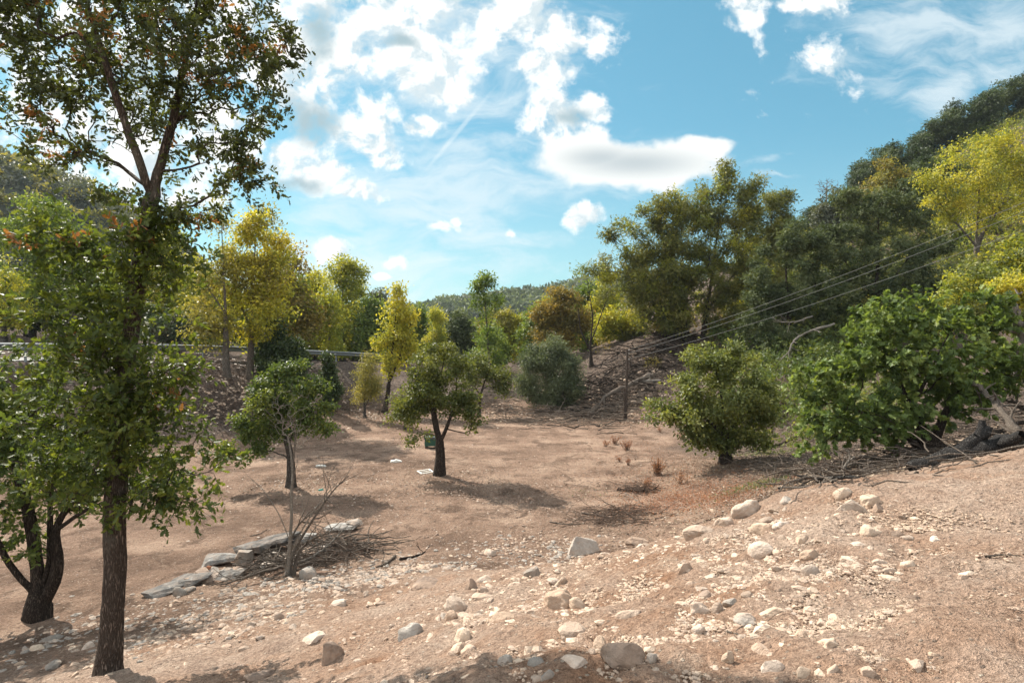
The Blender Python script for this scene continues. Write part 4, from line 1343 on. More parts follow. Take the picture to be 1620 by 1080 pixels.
for x, y, d, lab in ((40, 530, 44, 'deep green shrub behind the road at the left edge'), (150, 530, 46, 'deep green shrub behind the road, seen past the tall oak'), (215, 520, 47, 'deep green shrub behind the road, left of the tall oak trunk'),
                     (480, 545, 60, 'deep green shrub behind the road under the russet tree')):
    p = px(x, y, d)
    copy_tree(sh, (p[0], p[1], hz(p[0], p[1])), x * .1, 1.2, lab, 'shrubs behind the road')
# farther trees closing the gaps in the valley
vt, _ = make_tree('dense_tree', 'mid-green valley tree behind the bright yellow tree', 'tree', 'mid', 88, [[(655, 570), (655, 540), (655, 510)]], 0.25, [(655, 520, 20, 16), (640, 535, 16, 16), (670, 535, 18, 16), (655, 550, 28, 14)],
                  90, 5200, 0.32, 'rhomb', 'bark_grey', seed=64, spread=0.7, group='trees in the far valley')
for x, d, s, lab in ((742, 92, 1.0, 'mid-green valley tree left of the sparse poplar, under the ridge'), (840, 96, 1.1, 'mid-green valley tree between the yellow-olive tree and the orange-brown one'),
                     (560, 90, 1.1, 'mid-green valley tree behind the bright mid-green tree'), (480, 84, 1.2, 'mid-green valley tree behind the russet tree'), (930, 78, .9, 'mid-green valley tree behind the leafless crooked tree'),
                     (340, 70, 1.3, 'mid-green valley tree behind the slender poplar'), (400, 74, 1.2, 'mid-green valley tree behind the golden poplar'), (190, 66, 1.2, 'mid-green valley tree behind the tall oak trunk')):
    p = px(x, 560, d)
    copy_tree(vt, (p[0], p[1], hz(p[0], p[1])), x * .37, s, lab, 'trees in the far valley')
bt, _ = make_tree('belt_tree', 'yellow-green tree of the belt behind the road, left of the tall green poplar', 'tree', 'yelgreen', 58, [[(500, 575), (500, 520), (501, 440)]], 0.18, [(500, 450, 18, 24), (490, 490, 24, 30), (512, 500, 22, 30), (500, 535, 30, 26)],
                  120, 7000, 0.24, 'rhomb', 'bark_grey', seed=75, group='tree belt behind the road and field', spread=0.5, shell=1.5, extra=('yellow', .3, 'yellow_crown'))
bg_, _ = make_tree('belt_tree', 'fresh green tree of the belt, just right of the bright yellow tree', 'tree', 'mid', 60, [[(662, 585), (662, 545), (662, 490)]], 0.18, [(662, 500, 16, 18), (652, 525, 20, 22), (674, 530, 20, 22), (662, 555, 28, 18)],
                  110, 6500, 0.25, 'rhomb', 'bark_grey', seed=76, group='tree belt behind the road and field', spread=0.5, shell=2)
for src, x, d, s, lab in ((bt, 312, 50, .95, 'yellow-green belt tree left of the slender poplar'), (bt, 430, 52, 1.1, 'yellow-green belt tree behind the right side of the golden poplar'), (bg_, 478, 60, 1.5, 'fresh green belt tree behind the russet tree'),
                          (bt, 562, 70, 1.1, 'yellow-green belt tree right of the tall green poplar'), (bg_, 592, 62, 1.2, 'fresh green belt tree left behind the bright yellow tree'), (bt, 706, 70, .55, 'yellow-green belt tree left of the dark rounded tree'),
                          (bg_, 745, 64, .75, 'fresh green belt tree between the dark rounded tree and the sparse poplar'), (bt, 822, 66, .55, 'yellow-green belt tree left of the orange-brown tree'), (bg_, 850, 56, 1.0, 'fresh green belt tree under the left side of the orange-brown tree'),
                          (bt, 862, 70, .8, 'yellow-green belt tree behind the orange-brown tree'), (bg_, 930, 60, 1.2, 'fresh green belt tree behind the leafless crooked tree'), (bt, 960, 56, .9, 'yellow-green belt tree behind the low golden shrub'), (bt, 265, 54, 1.2, 'yellow-green belt tree seen just right of the tall oak trunk'),
                          (bt, 690, 50, .6, 'small yellow-green belt tree behind the left shoulder of the fruit tree'), (bg_, 628, 50, .6, 'small fresh green belt tree under the bright yellow tree'), (bg_, 780, 50, .7, 'small fresh green belt tree behind the crooked thin fruit tree')):
    p = px(x, 560, d)
    copy_tree(src, (p[0], p[1], hz(p[0], p[1]) - .1), x * .23, s, lab, 'tree belt behind the road and field')
# hillside filling: shrubs among the oaks
hs, _ = make_tree('shrub', 'russet undergrowth bush on the slope under the biggest oak', 'shrub', 'oak_far', 44, [[(1060, 545), (1060, 520), (1060, 500)]], 0.08, [(1060, 525, 26, 16), (1040, 535, 18, 12), (1082, 535, 18, 14)],
                  70, 4200, 0.17, 'rhomb', 'bark_dark', seed=65, spread=0.4, shell=2, group='bushes under the hillside oaks')
for x, y, d, s, lab in ((1150, 560, 42, 1.1, 'undergrowth bush between the trunks of the biggest oak and the dark evergreen oak'), (1180, 520, 46, 1.4, 'tall undergrowth bush under the second olive oak'),
                        (1310, 560, 36, 1.2, 'undergrowth bush between the two evergreen oaks'), (1440, 520, 34, 1.4, 'undergrowth bush below the broad evergreen oak'), (1480, 470, 42, 1.4, 'undergrowth bush left below the golden hillside tree'),
                        (1290, 500, 44, 1.6, 'undergrowth bush behind the gap of the two evergreen oaks'), (1250, 420, 58, 1.6, 'undergrowth bush behind the top of the dark evergreen oak'), (1340, 420, 52, 1.6, 'undergrowth bush behind the broad evergreen oak'),
                        (1500, 390, 50, 1.5, 'undergrowth bush under the left limb of the golden tree'), (1590, 400, 40, 1.4, 'undergrowth bush right below the golden tree'), (1000, 540, 46, .9, 'small undergrowth bush right of the low golden shrub')):
    p = px(x, y, d)
    copy_tree(hs, (p[0], p[1], hz(p[0], p[1]) - .1), x * .31, s, lab, 'bushes under the hillside oaks')

# ------------------------------------------------------------------ pole, wires, small objects on the field
def box_bm(bm, c, s, rz=0, bev=0.01):
    r = bmesh.ops.create_cube(bm, size=1)
    vs = r['verts']
    bmesh.ops.scale(bm, vec=s, verts=vs)
    es = list({e for v in vs for e in v.link_edges})
    if bev:
        rb = bmesh.ops.bevel(bm, geom=es, offset=bev, segments=2, affect='EDGES')
        vs = list({v for f in rb['faces'] for v in f.verts} | {v for v in vs if v.is_valid})
    bmesh.ops.rotate(bm, cent=(0, 0, 0), matrix=Matrix.Rotation(rz, 3, 'Z'), verts=vs)
    bmesh.ops.translate(bm, vec=c, verts=vs)


def bm_mesh(name, bm):
    me = bpy.data.meshes.new(name)
    bm.to_mesh(me)
    bm.free()
    return me


def pole(p, h, label, dz=0.0):
    root = empty('power_pole', p, label, 'pole')
    T = Tubes()
    T.add(arc((0, 0, -.3), (0.10, 0, h), 8, .004), np.linspace(.095, .065, 8), 9)
    obj('shaft', T.mesh('shaft'), M['pole'], root)
    T = Tubes()
    T.add(np.array([(-.12, -.10, -.2), (-.10, -.09, h * .22), (-.09, -.085, h * .45)]), [.05, .048, .04], 7)
    obj('brace_stub', T.mesh('brace_stub'), M['pole'], root)
    ins = []
    for i, (dx, hh) in enumerate(((.16, h - .10), (.16, h - .30), (.16, h - .62))):
        T = Tubes()
        T.add(np.array([(0.08, 0, hh), (.16, -.02, hh), (.17, -.02, hh + .05)]), [.012, .012, .012], 5)
        k = obj('bracket', T.mesh('bracket'), M['wire'], root)
        T = Tubes()
        T.add(np.array([(.17, -.02, hh + .04), (.17, -.02, hh + .06), (.17, -.02, hh + .09), (.17, -.02, hh + .12)]), [.02, .035, .03, .012], 8)
        obj('insulator', T.mesh('insulator'), M['ins'], k)
        ins.append(np.array(p) + (.17, -.02, hh + .1))
    return ins


pp = ground_at(990, 664)
ph = (540 - 553) / F * pp[1] - pp[2]
insA = pole(pp, ph, 'thin weathered wooden power pole at the foot of the far slope')
q = px(1760, 400, 17.5)
q[2] = hz(q[0], q[1])
tops = [px(1760, y, 17.5) for y in (262, 279, 312)]
insB = pole(q, tops[0][2] + .1 - q[2], 'taller wooden power pole just beyond the right edge')
for a, b, lab in zip(insA, tops, ('topmost of the three thin cables rising to the right from the pole', 'middle one of the three thin cables rising to the right from the pole', 'lowest of the three thin cables rising to the right from the pole')):
    t = np.linspace(0, 1, 24)[:, None]
    P = a + (b - a) * t
    P[:, 2] -= 0.30 * 4 * (t * (1 - t))[:, 0]
    T = Tubes()
    T.add(P - a, np.full(24, .0085), 5)
    tag(obj('power_cable', T.mesh('power_cable'), M['wire'], loc=a), lab, 'cable', 'cables on the power pole')

# hive standing on the field
root = empty('hive_box', ground_at(682, 708), 'small green beehive box with a slate lid, behind the trunk of the forked fruit tree', 'beehive')
bm = bmesh.new()
box_bm(bm, (0, 0, .25), (.52, .46, .30), .1)
obj('body', bm_mesh('body', bm), M['green_box'], root)
bm = bmesh.new()
box_bm(bm, (0, 0, .447), (.58, .52, .09), .1, .008)
obj('lid', bm_mesh('lid', bm), M['slate_lid'], root)
for sx in (-.2, .2):
    for sy in (-.17, .17):
        bm = bmesh.new()
        box_bm(bm, (sx, sy, .04), (.06, .06, .12), .1, .004)
        obj('leg', bm_mesh('leg', bm), M['pole'], root)

# pale broken frame lying by the trunk
p = ground_at(673, 747)
bm = bmesh.new()
for cx, cy, sx, sy in ((-.21, 0, .05, .46), (.21, 0, .05, .46), (0, -.2, .37, .05), (0, .2, .37, .05), (0.02, .0, .36, .045)):
    box_bm(bm, (cx, cy, .02), (sx, sy, .03), 0, .005)
o = obj('wooden_frame', bm_mesh('wooden_frame', bm), M['white'], loc=p + (0, 0, .01))
o.rotation_euler = (0.03, -.04, .5)
tag(o, 'white slatted wooden frame lying on the ground beside the fruit tree trunk', 'frame')


def wrap(name, p, s, seed, mat, label, cat):
    """crumpled sheet of litter"""
    rng = np.random.default_rng(seed)
    V, Fc = ICO[3]
    V = V * np.array(s)
    V = V * (1 + .35 * noise3(V / max(s), 2.2, seed))[:, None]
    V[:, 2] = np.maximum(V[:, 2], -s[2] * .35)
    o = obj(name, mesh_np(name, V, [Fc], False), mat, loc=p + (0, 0, s[2] * .3))
    return tag(o, label, cat)


wrap('plastic_bag', ground_at(626, 731), (.24, .12, .08), 3, M['white'], 'crumpled white bag on bare soil, left of the fruit tree', 'litter')
wrap('plastic_bag', ground_at(508, 738), (.22, .07, .06), 4, M['white'], 'flattened white bag behind the bare sapling, near the round tree', 'litter')
wrap('plastic_scrap', ground_at(508, 776), (.08, .05, .05), 5, M['teal'], 'small teal plastic scrap in the shade of the round tree', 'litter')

# ------------------------------------------------------------------ old wall and its slabs
def slab(pxx, pyy, w, dep, th, rz, tilt, seed, mat, label, up=0.0):
    p = ground_at(pxx, pyy)
    V, Fc = rock(seed, 4, 16, .03, (w / 2, dep / 2, th / 2), .10)
    z = V[:, 2]
    V[:, 2] = np.clip(z * 1.6, -th / 2, th / 2) + .008 * noise3(V, 9, seed)
    o = obj('stone_slab', mesh_np('stone_slab', V, [Fc], False), M[mat], loc=p + (0, 0, th * .22 + up * .55))
    o.rotation_euler = (tilt[0], tilt[1], rz)
    return tag(o, label, 'stone slab', 'slabs of the old wall')


wa, wb = ground_at(215, 940), ground_at(585, 845)
# low wall of rubble under the slabs
def wall():
    A = ground_at(285, 925)
    B = ground_at(520, 866)
    root = empty('stone_wall', A, 'low ruined dry-stone wall crossing the foot of the bank on the left', 'wall')
    rng = np.random.default_rng(4)
    for i in range(26):
        t = i / 25
        p = A + (B - A) * t + rng.normal(0, .10, 3) * (.6, 1, 0)
        p[2] = hz(p[0], p[1]) + rng.uniform(-.10, .05)
        w = rng.uniform(.14, .28)
        V, Fc = rock(200 + i, 3, 9, .08, (w, w * rng.uniform(.6, .9), w * rng.uniform(.35, .6)), .08)
        o = obj('wall_stone', mesh_np('wall_stone', V, [Fc], False), M['stone_brown' if rng.random() < .6 else 'stone_grey'], root, loc=p - A)
        o.rotation_euler = (rng.normal(0, .15), rng.normal(0, .15), rng.uniform(0, 6.3))


wall()
slab(345, 893, .75, .55, .14, .35, (.05, -.10), 301, 'slab', 'dark tilted slab with white lichen, at the left end of the row of slabs', .16)
slab(395, 878, .85, .5, .16, .3, (.03, -.08), 302, 'slab', 'grey slab between the dark tilted slab and the long pale one', .20)
slab(435, 868, 1.1, .6, .16, .25, (.02, -.10), 303, 'slab', 'long pale slab in the middle of the row, left of the bare sapling', .24)
slab(480, 862, .7, .5, .15, .2, (.0, -.08), 304, 'slab', 'pale slab half hidden behind the bare sapling', .22)
slab(545, 838, .95, .6, .10, .1, (.04, -.05), 305, 'slab', 'thin pale slab at the right end of the row, with a grey stone on it', .12)
slab(562, 836, .42, .38, .14, .6, (.0, -.05), 306, 'stone_grey', 'grey block resting on the pale slab at the right end of the row', .22)
slab(360, 915, .62, .42, .07, .8, (.25, -.2), 307, 'slab', 'thin grey slab slipped down below the dark tilted slab', .04)
slab(386, 895, .34, .2, .36, .1, (.1, .1), 308, 'stone_grey', 'upright grey stone leaning under the long pale slab', .08)
slab(300, 922, .8, .6, .14, .4, (.05, -.1), 309, 'slab', 'broad dark grey slab in the shade, left end of the wall beyond the oak', .05)
slab(255, 938, .7, .5, .12, .5, (.05, -.1), 310, 'slab', 'sunken dark slab at the far left end of the wall, beside the oak trunk', .02)
p = ground_at(335, 910)
V, Fc = rock(320, 3, 6, .1, (.13, .05, .04), .05)
o = obj('roof_tile', mesh_np('roof_tile', V, [Fc], False), M['brick'], loc=p + (0, 0, .12))
o.rotation_euler = (.2, .7, .9)
tag(o, 'broken orange roof tile leaning on the wall stones', 'tile')

# ------------------------------------------------------------------ bare sapling and dead wood
def bare(kind, label, cat, d, trunks, R, blobs, natt, seed, mat='twig', tip=.004, group=None, step=None):
    return make_tree(kind, label, cat, 'brown', d, trunks, R, blobs, natt, 0, .1, seed=seed, bark=mat, tip=tip, group=group, step=step, pl=.1, flare=.3, wander=.10, shell=.8)


d = place_d(455, 908) - .15
bare('bare_sapling', 'thin leafless many-stemmed sapling growing out of the brush heap by the wall', 'sapling', d,
     [[(452, 905), (460, 830), (459, 770), (462, 720), (455, 690)], [(453, 900), (470, 850), (500, 800), (535, 760), (560, 742)], [(459, 860), (440, 810), (415, 775), (390, 750), (378, 735)],
      [(452, 905), (463, 860), (475, 838), (495, 812), (512, 795)], [(455, 905), (466, 865), (480, 840)]], .04,
     [(462, 660, 44, 50), (440, 640, 26, 26), (490, 680, 26, 26), (470, 620, 20, 20), (520, 770, 26, 20), (400, 760, 14, 12)], 150, 81, 'dead_pale', .0045, step=.12)


SAPLING = COL.objects['bare_sapling']
def branch(name, pts, r0, r1, mat, label, sides=7, twigs=0, seed=0, group=None, d0=None, cat='branch', lump=0.10):
    """a fallen or leaning limb along measured points (x, y, distance)"""
    rng = np.random.default_rng(seed)
    P = np.array([px(*p) if len(p) == 3 else ground_at(*p) + (0, 0, r0 * .6) for p in pts])
    P = catmull(P, 6)
    P[1:-1] += rng.normal(0, r0 * .25, (len(P) - 2, 3))
    b = P[0].copy()
    T = Tubes()
    R = np.linspace(r0, r1, len(P)) * (1 + .18 * np.sin(np.arange(len(P)) * 1.1 + seed) * (r0 > .05))
    T.add(P - b, R, sides, wob=lambda PP, th: 1 + lump * np.sin(3 * th[None] + PP[:, :1] * 2.3 + seed))
    for i in range(twigs):
        k = rng.integers(len(P) // 4, len(P))
        dr = unit(P[min(k, len(P) - 1)] - P[max(k - 2, 0)]) * .6 + rng.normal(0, .6, 3)
        ln = rng.uniform(.5, 1.4) * max(.35, np.linalg.norm(P[-1] - P[0]) * .22)
        q_ = arc(P[k] - b, P[k] - b + unit(dr) * ln, 6, .07, rng=rng)
        T.add(q_, np.linspace(max(R[k] * .5, r1 * .6), r1 * .35, 6), 4)
        q2 = arc(q_[3], q_[3] + unit(dr + rng.normal(0, .8, 3)) * ln * .5, 4, .06, rng=rng)
        T.add(q2, np.linspace(r1 * .6, r1 * .25, 4), 3)
    o = obj(name, T.mesh(name), M[mat], loc=b)
    return tag(o, label, cat, group)


def stem(pts, r0, r1, dd, seed):
    rng_ = np.random.default_rng(seed)
    P = catmull(np.array([px(x, y, dd + k * .12) for k, (x, y) in enumerate(pts)]), 6) - np.array(SAPLING.location)
    T = Tubes()
    R = np.linspace(r0, r1, len(P))
    T.add(P, R, 7)
    for i in range(9):
        k = rng_.integers(len(P) // 2, len(P))
        q_ = arc(P[k], P[k] + unit(unit(P[-1] - P[-4]) + rng_.normal(0, .6, 3)) * rng_.uniform(.3, .9), 6, .06, rng=rng_)
        T.add(q_, np.linspace(R[k] * .6, .003, 6), 4)
    obj('stem', T.mesh('stem'), M['dead'], SAPLING)


sd_ = SAPLING.location[1]
stem([(458, 915), (461, 885), (470, 862), (486, 836), (506, 805), (528, 775), (552, 752)], .04, .008, sd_, 1)
stem([(452, 915), (455, 880), (462, 850), (474, 828), (492, 812), (516, 800)], .032, .006, sd_, 2)
stem([(464, 918), (468, 890), (476, 868), (500, 850), (535, 838)], .04, .008, sd_, 3)
stem([(456, 915), (460, 860), (461, 800), (464, 740), (468, 680)], .03, .010, sd_, 4)

G = 'fallen dead wood'
branch('fallen_log', [(1440, 742, 9.3), (1490, 727, 9.1), (1540, 712, 9.0), (1600, 706, 9.0), (1680, 704, 9.0), (1760, 700, 9.1)], .10, .22, 'log_grey', 'thick dark grey fallen log on the crest of the bank at the right edge', 10, 4, 1, G, cat='log', lump=.14)
branch('dead_branch', [(1640, 720, 9.6), (1600, 672, 10.2), (1568, 630, 11.0), (1540, 606, 11.6)], .085, .035, 'dead', 'bleached leaning limb crossing above the dark fallen log', 8, 7, 2, G)
branch('dead_branch', [(1400, 760, 9.6), (1345, 754, 10.2), (1300, 757, 10.8), (1262, 752, 11.2)], .05, .02, 'log_grey', 'dark curved branch lying behind the crest of the stony bank', 7, 6, 3, G)
branch('dead_branch', [(1232, 772, 9.2), (1290, 768, 9.8), (1320, 752, 10.6)], .022, .012, 'dead_pale', 'thin bleached forked branch at the edge of the dry weeds', 6, 8, 4, G)
branch('dead_branch', [(1418, 705, 12.2), (1450, 722, 11.4), (1480, 738, 10.2)], .04, .03, 'dead', 'short brown branch propped against the dark fallen log', 6, 3, 5, G)
branch('dead_branch', [(1640, 660, 11), (1560, 690, 11.2), (1500, 708, 11.4)], .045, .02, 'bark_dark', 'straight dark branch behind the dark fallen log', 6, 4, 6, G)
for i, (x0, y0, d0, x1, y1, d1, m, lab) in enumerate([
        (1330, 748, 11.5, 1352, 722, 11.6, 'dead_pale', 'short pale split stick standing up from the dead wood'),
        (1290, 742, 12.2, 1210, 752, 13, 'dead', 'brown branch in the shade under the broad-leaved tree'),
        (1400, 735, 12, 1320, 745, 12.2, 'dead', 'brown branch between the curved dark branch and the broad-leaved tree'),
        (1375, 722, 13, 1290, 742, 12.8, 'twig', 'dark thin branch under the right part of the broad-leaved tree'),
        (1480, 705, 12.5, 1400, 722, 12.4, 'dead', 'brown branch at the foot of the broad-leaved trunk')]):
    branch('dead_branch', [(x0, y0, d0), ((x0 + x1) / 2, (y0 + y1) / 2 - 4, (d0 + d1) / 2), (x1, y1, d1)], .035, .014, m, lab, 6, 7, 10 + i, G)
branch('dead_branch', [(1160, 735, 21), (1195, 715, 22), (1240, 700, 23), (1262, 690, 24)], .07, .04, 'bark_dark', 'dark branch lying right of the round bushy tree trunk', 7, 6, 21, G)
# bleached snag at the right edge
branch('dead_snag', [(1640, 600, 12.5), (1625, 550, 12.5), (1610, 515, 12.5), (1600, 480, 12.5), (1598, 466, 12.5)], .10, .05, 'dead_pale', 'pale broken snag standing at the right edge among green leaves', 8, 9, 22, cat='snag')
branch('dead_branch', [(1660, 690, 12.4), (1625, 650, 12.4), (1590, 632, 12.6), (1560, 640, 12.8)], .05, .02, 'dead', 'tangle of thin dead boughs below the pale snag', 7, 26, 23, G)
branch('dead_branch', [(1320, 512, 31), (1272, 528, 30.5), (1252, 545, 30), (1246, 572, 30)], .07, .03, 'dead_pale', 'bleached hanging bough in front of the dark evergreen oaks', 6, 10, 24)
branch('dead_branch', [(1285, 500, 31.5), (1262, 508, 31), (1236, 510, 30.6)], .05, .02, 'dead_pale', 'short bleached bough above the hanging one', 5, 10, 25)
# long fallen trunk on the slope behind the pole
branch('fallen_log', [(1034, 592, 37.2), (1010, 602, 36.6), (985, 613, 36.0), (957, 628, 35.2), (945, 645, 34.4), (915, 664, 33.2)], .16, .06, 'dead', 'long thin fallen trunk slanting down the slope behind the pole', 8, 6, 30, G, cat='log')
branch('fallen_log', [(1060, 606, 36.5), (1030, 602, 36.6), (1010, 602, 36.8)], .13, .08, 'dead_pale', 'short pale log on the slope, right of the pole', 7, 2, 31, G, cat='log')
branch('dead_branch', [(955, 655, 33.6), (940, 672, 32.8), (925, 676, 32.2)], .04, .02, 'dead_pale', 'pale branch at the foot of the slope by the pole', 5, 7, 32, G)
branch('dead_branch', [(806, 640, 38), (818, 652, 37), (826, 656, 36.6)], .05, .03, 'dead_pale', 'pale stick leaning left of the willow-like tree', 5, 4, 33, G)
for i, (a, b, c_, m, r, lab) in enumerate([
        ((978, 776), (1000, 778), (1040, 780), 'bark_dark', .06, 'dark branch with twigs lying on the right side of the field'),
        ((988, 780), (1003, 790), (1018, 798), 'dead_pale', .025, 'short white stick lying on the field below the dark branch'),
        ((920, 812), (960, 818), (1000, 828), 'dead', .03, 'long brown stick on the field, left of the heap of dark twigs'),
        ((870, 826), (900, 830), (925, 828), 'dead', .02, 'thin brown stick on the field above the grey gravel'),
        ((625, 880), (612, 892), (595, 898), 'dead', .03, 'curved dry stick right of the brush heap'),
        ((632, 886), (660, 880), (672, 874), 'bark_dark', .03, 'dark straight stick right of the brush heap'),
        ((1080, 838), (1110, 826), (1150, 812), 'twig', .012, 'thin twig between stones at the top of the bank')]):
    branch('dead_branch', [a, b, c_], r, r * .45, m, lab, 6, 7 if i in (0, 2) else 2, 40 + i, G)
branch('dead_branch', [(395, 848), (410, 845), (422, 838)], .012, .006, 'dead', 'thin dry stick on sunlit soil left of the brush heap', 5, 2, 55, G)
for i, (x, y, x2, y2, lab) in enumerate([(1560, 882, 1612, 880, 'thin dark stick lying on the bank at the right edge'), (1150, 1000, 1186, 1016, 'short pale stick between stones low on the bank'), (300, 828, 330, 818, 'thin twig on the sunlit soil right of the oak trunk')]):
    branch('dead_branch', [(x, y), ((x + x2) / 2, (y + y2) / 2 - 2), (x2, y2)], .010, .005, 'dead', lab, 5, 1, 60 + i, G)


for i, (a, b, c_, r, m, lab) in enumerate([
        ((450, 902), (400, 922), (350, 928), .035, 'dead', 'long brown stick sweeping left from the foot of the bare sapling'),
        ((452, 895), (410, 900), (370, 922), .03, 'dead', 'long brown stick just above the lowest one left of the bare sapling'),
        ((448, 885), (425, 890), (395, 900), .028, 'dead', 'curved stick under the long pale slab, left of the bare sapling'),
        ((462, 900), (510, 886), (545, 856), .03, 'dead_pale', 'pale stick rising to the right from the foot of the bare sapling'),
        ((480, 880), (520, 872), (570, 885), .025, 'dead', 'brown stick lying over the right end of the brush heap')]):
    P3 = [ground_at(*a) + (0, 0, .08), ground_at(*b) + (0, 0, .14 + .02 * i), ground_at(*c_) + (0, 0, .05 + (.25 if i == 3 else 0))]
    P3 = [((q[0] / q[1]) * F + 810, 540 - q[2] / q[1] * F, q[1]) for q in P3]
    branch('dead_branch', P3, r, r * .4, m, lab, 6, 5, 70 + i, G)


def heap(name, label, spots, seed, mat, rr=(.006, .022), ln=(.4, 1.3), up=.25):
    """a tangle of sticks"""
    rng = np.random.default_rng(seed)
    T = Tubes()
    b = ground_at(spots[0][0], spots[0][1])
    for (x, y, w, h, n) in spots:
        for _ in range(n):
            p = ground_at(x + rng.normal(0, w), y + rng.normal(0, h))
            p[2] += rng.random() ** 2 * up
            a = rng.uniform(0, 6.3)
            l_ = rng.uniform(*ln)
            q_ = p + np.array((math.cos(a), math.sin(a) * .8, rng.normal(.03, .14))) * l_
            q_[2] = max(q_[2], hz(q_[0], q_[1]) + .01)
            r = rng.uniform(*rr)
            T.add(arc(p - b, q_ - b, 6, .07, rng=rng), np.linspace(r, r * .4, 6), 4)
    o = obj(name, T.mesh(name), M[mat], loc=b)
    return tag(o, label, 'dead wood', kind='stuff')


heap('brush_heap', 'tangled heap of dead branches at the foot of the bare sapling', [(430, 895, 26, 9, 60), (500, 880, 30, 9, 100), (545, 870, 24, 8, 90), (380, 910, 16, 6, 22)], 91, 'dead', (.005, .02))
heap('twig_litter', 'fine dark twigs matted over the brush heap', [(535, 876, 30, 13, 420), (480, 885, 30, 12, 200)], 92, 'twig', (.002, .006), (.15, .5), .22)
heap('brushwood', 'grey brushwood scattered under the broad-leaved tree', [(1290, 752, 50, 10, 160), (1400, 730, 60, 14, 260), (1540, 690, 60, 12, 200), (1580, 640, 40, 26, 160), (1210, 735, 40, 14, 120)], 93, 'dead', (.004, .018), (.3, 1.1), .25)
heap('brushwood', 'dark twig mats on the right side of the field', [(1010, 776, 16, 4, 140), (985, 812, 26, 5, 170), (960, 826, 30, 5, 110)], 94, 'twig', (.003, .012), (.2, .9), .15)
heap('brushwood', 'grey brushwood along the back edge of the field', [(560, 640, 34, 10, 260), (760, 640, 40, 12, 340), (700, 640, 30, 10, 160), (880, 665, 40, 8, 220), (960, 655, 30, 14, 260), (1010, 620, 30, 26, 220)], 95, 'dead', (.008, .028), (.5, 1.8), .7)
heap('brushwood', 'tangled dead boughs on the slope behind the pole', [(985, 600, 36, 26, 190), (1040, 560, 30, 22, 120), (940, 640, 24, 16, 120)], 98, 'bark_dark', (.015, .05), (.8, 2.6), .5)
heap('brushwood', 'dark brush on the slope below the crash barrier', [(350, 620, 30, 22, 120), (400, 640, 30, 24, 140), (320, 600, 30, 12, 80)], 96, 'twig', (.006, .02), (.3, 1.2), .3)

# bare thickets along the back of the field
th, _ = bare('dry_thicket', 'bare grey thicket at the foot of the slope, left of the sparse poplar', 'thicket', 37, [[(735, 655), (735, 640), (736, 625)]], .04, [(735, 630, 22, 18), (722, 640, 14, 12), (750, 638, 14, 14)], 260, 97, 'dead', .010, group='bare thickets along the back of the field')
for x, y, s, lab in ((553, 655, 1.0, 'bare grey thicket left of the feathery sapling'), (600, 655, .8, 'bare grey thicket under the bright yellow tree'), (690, 655, .9, 'bare grey thicket behind the crown of the fruit tree'), (800, 662, .8, 'bare grey thicket left of the willow-like tree'),
                     (655, 645, .9, 'bare grey thicket behind the left side of the fruit tree'), (540, 640, 1.0, 'bare grey thicket right of the dark ivy column'), (945, 640, .9, 'bare grey thicket between the willow-like tree and the pole')):
    p = ground_at(x, y, dmax=70)
    copy_tree(th, p, x * .7, s, lab, 'bare thickets along the back of the field')

# dry red weeds on the field
def weed(p, h, w, n, seed, label, root=None):
    rng = np.random.default_rng(seed)
    T = Tubes()
    P, D = [], []
    for _ in range(n):
        a = rng.uniform(0, 6.3)
        e = np.array((math.cos(a), math.sin(a), 0)) * w * rng.random() + (0, 0, h * rng.uniform(.5, 1))
        s0 = rng.normal(0, w * .2, 3) * (1, 1, 0)
        T.add(arc(s0, e, 5, .04, rng=rng), np.linspace(.006, .003, 5), 3)
        m = 9
        t = rng.uniform(.3, 1, (m, 1))
        P.append(s0 + (e - s0) * t + rng.normal(0, w * .06, (m, 3)))
        D.append(rng.normal(0, 1, (m, 3)) + (0, 0, .8))
    P, D = np.concatenate(P), np.concatenate(D)
    k = len(P)
    root = empty('dry_weed', p, label, 'weed', 'dry red weeds on the field')
    obj('stem', T.mesh('stem'), M['twig'], root)
    obj('foliage', leaf_mesh('foliage', P, D, rng.normal(0, 1, (k, 3)), .07 * rng.uniform(.5, 1.2, k), 'narrow', rng.random(k), np.full(k, rng.random())), L['weed'], root)


for i, (x, y, h, w, n, lab) in enumerate([(1041, 752, .62, .32, 60, 'tallest rusty red weed tuft on the right side of the field'), (991, 712, .45, .3, 36, 'rusty weed tuft on the field below the pole, rightmost of its pair'), (973, 702, .35, .3, 26, 'rusty weed tuft on the field below the pole, leftmost of its pair'),
                                          (958, 706, .3, .3, 18, 'low brown weed tuft left of the pair below the pole'), (994, 736, .3, .2, 14, 'small rusty weed between the two weed pairs'), (1080, 695, .4, .5, 26, 'spread rusty weeds before the round bushy tree'),
                                          (1044, 684, .3, .2, 12, 'small weed at the left foot of the round bushy tree'), (1024, 770, .3, .25, 16, 'low rusty weed above the dark branch on the field'), (1078, 765, .4, .35, 18, 'sparse weed in the rusty patch right of the tallest weed'),
                                          (980, 731, .25, .2, 10, 'faint small weed left of the small rusty one')]):
    weed(ground_at(x, y), h, w, n, 100 + i, lab)


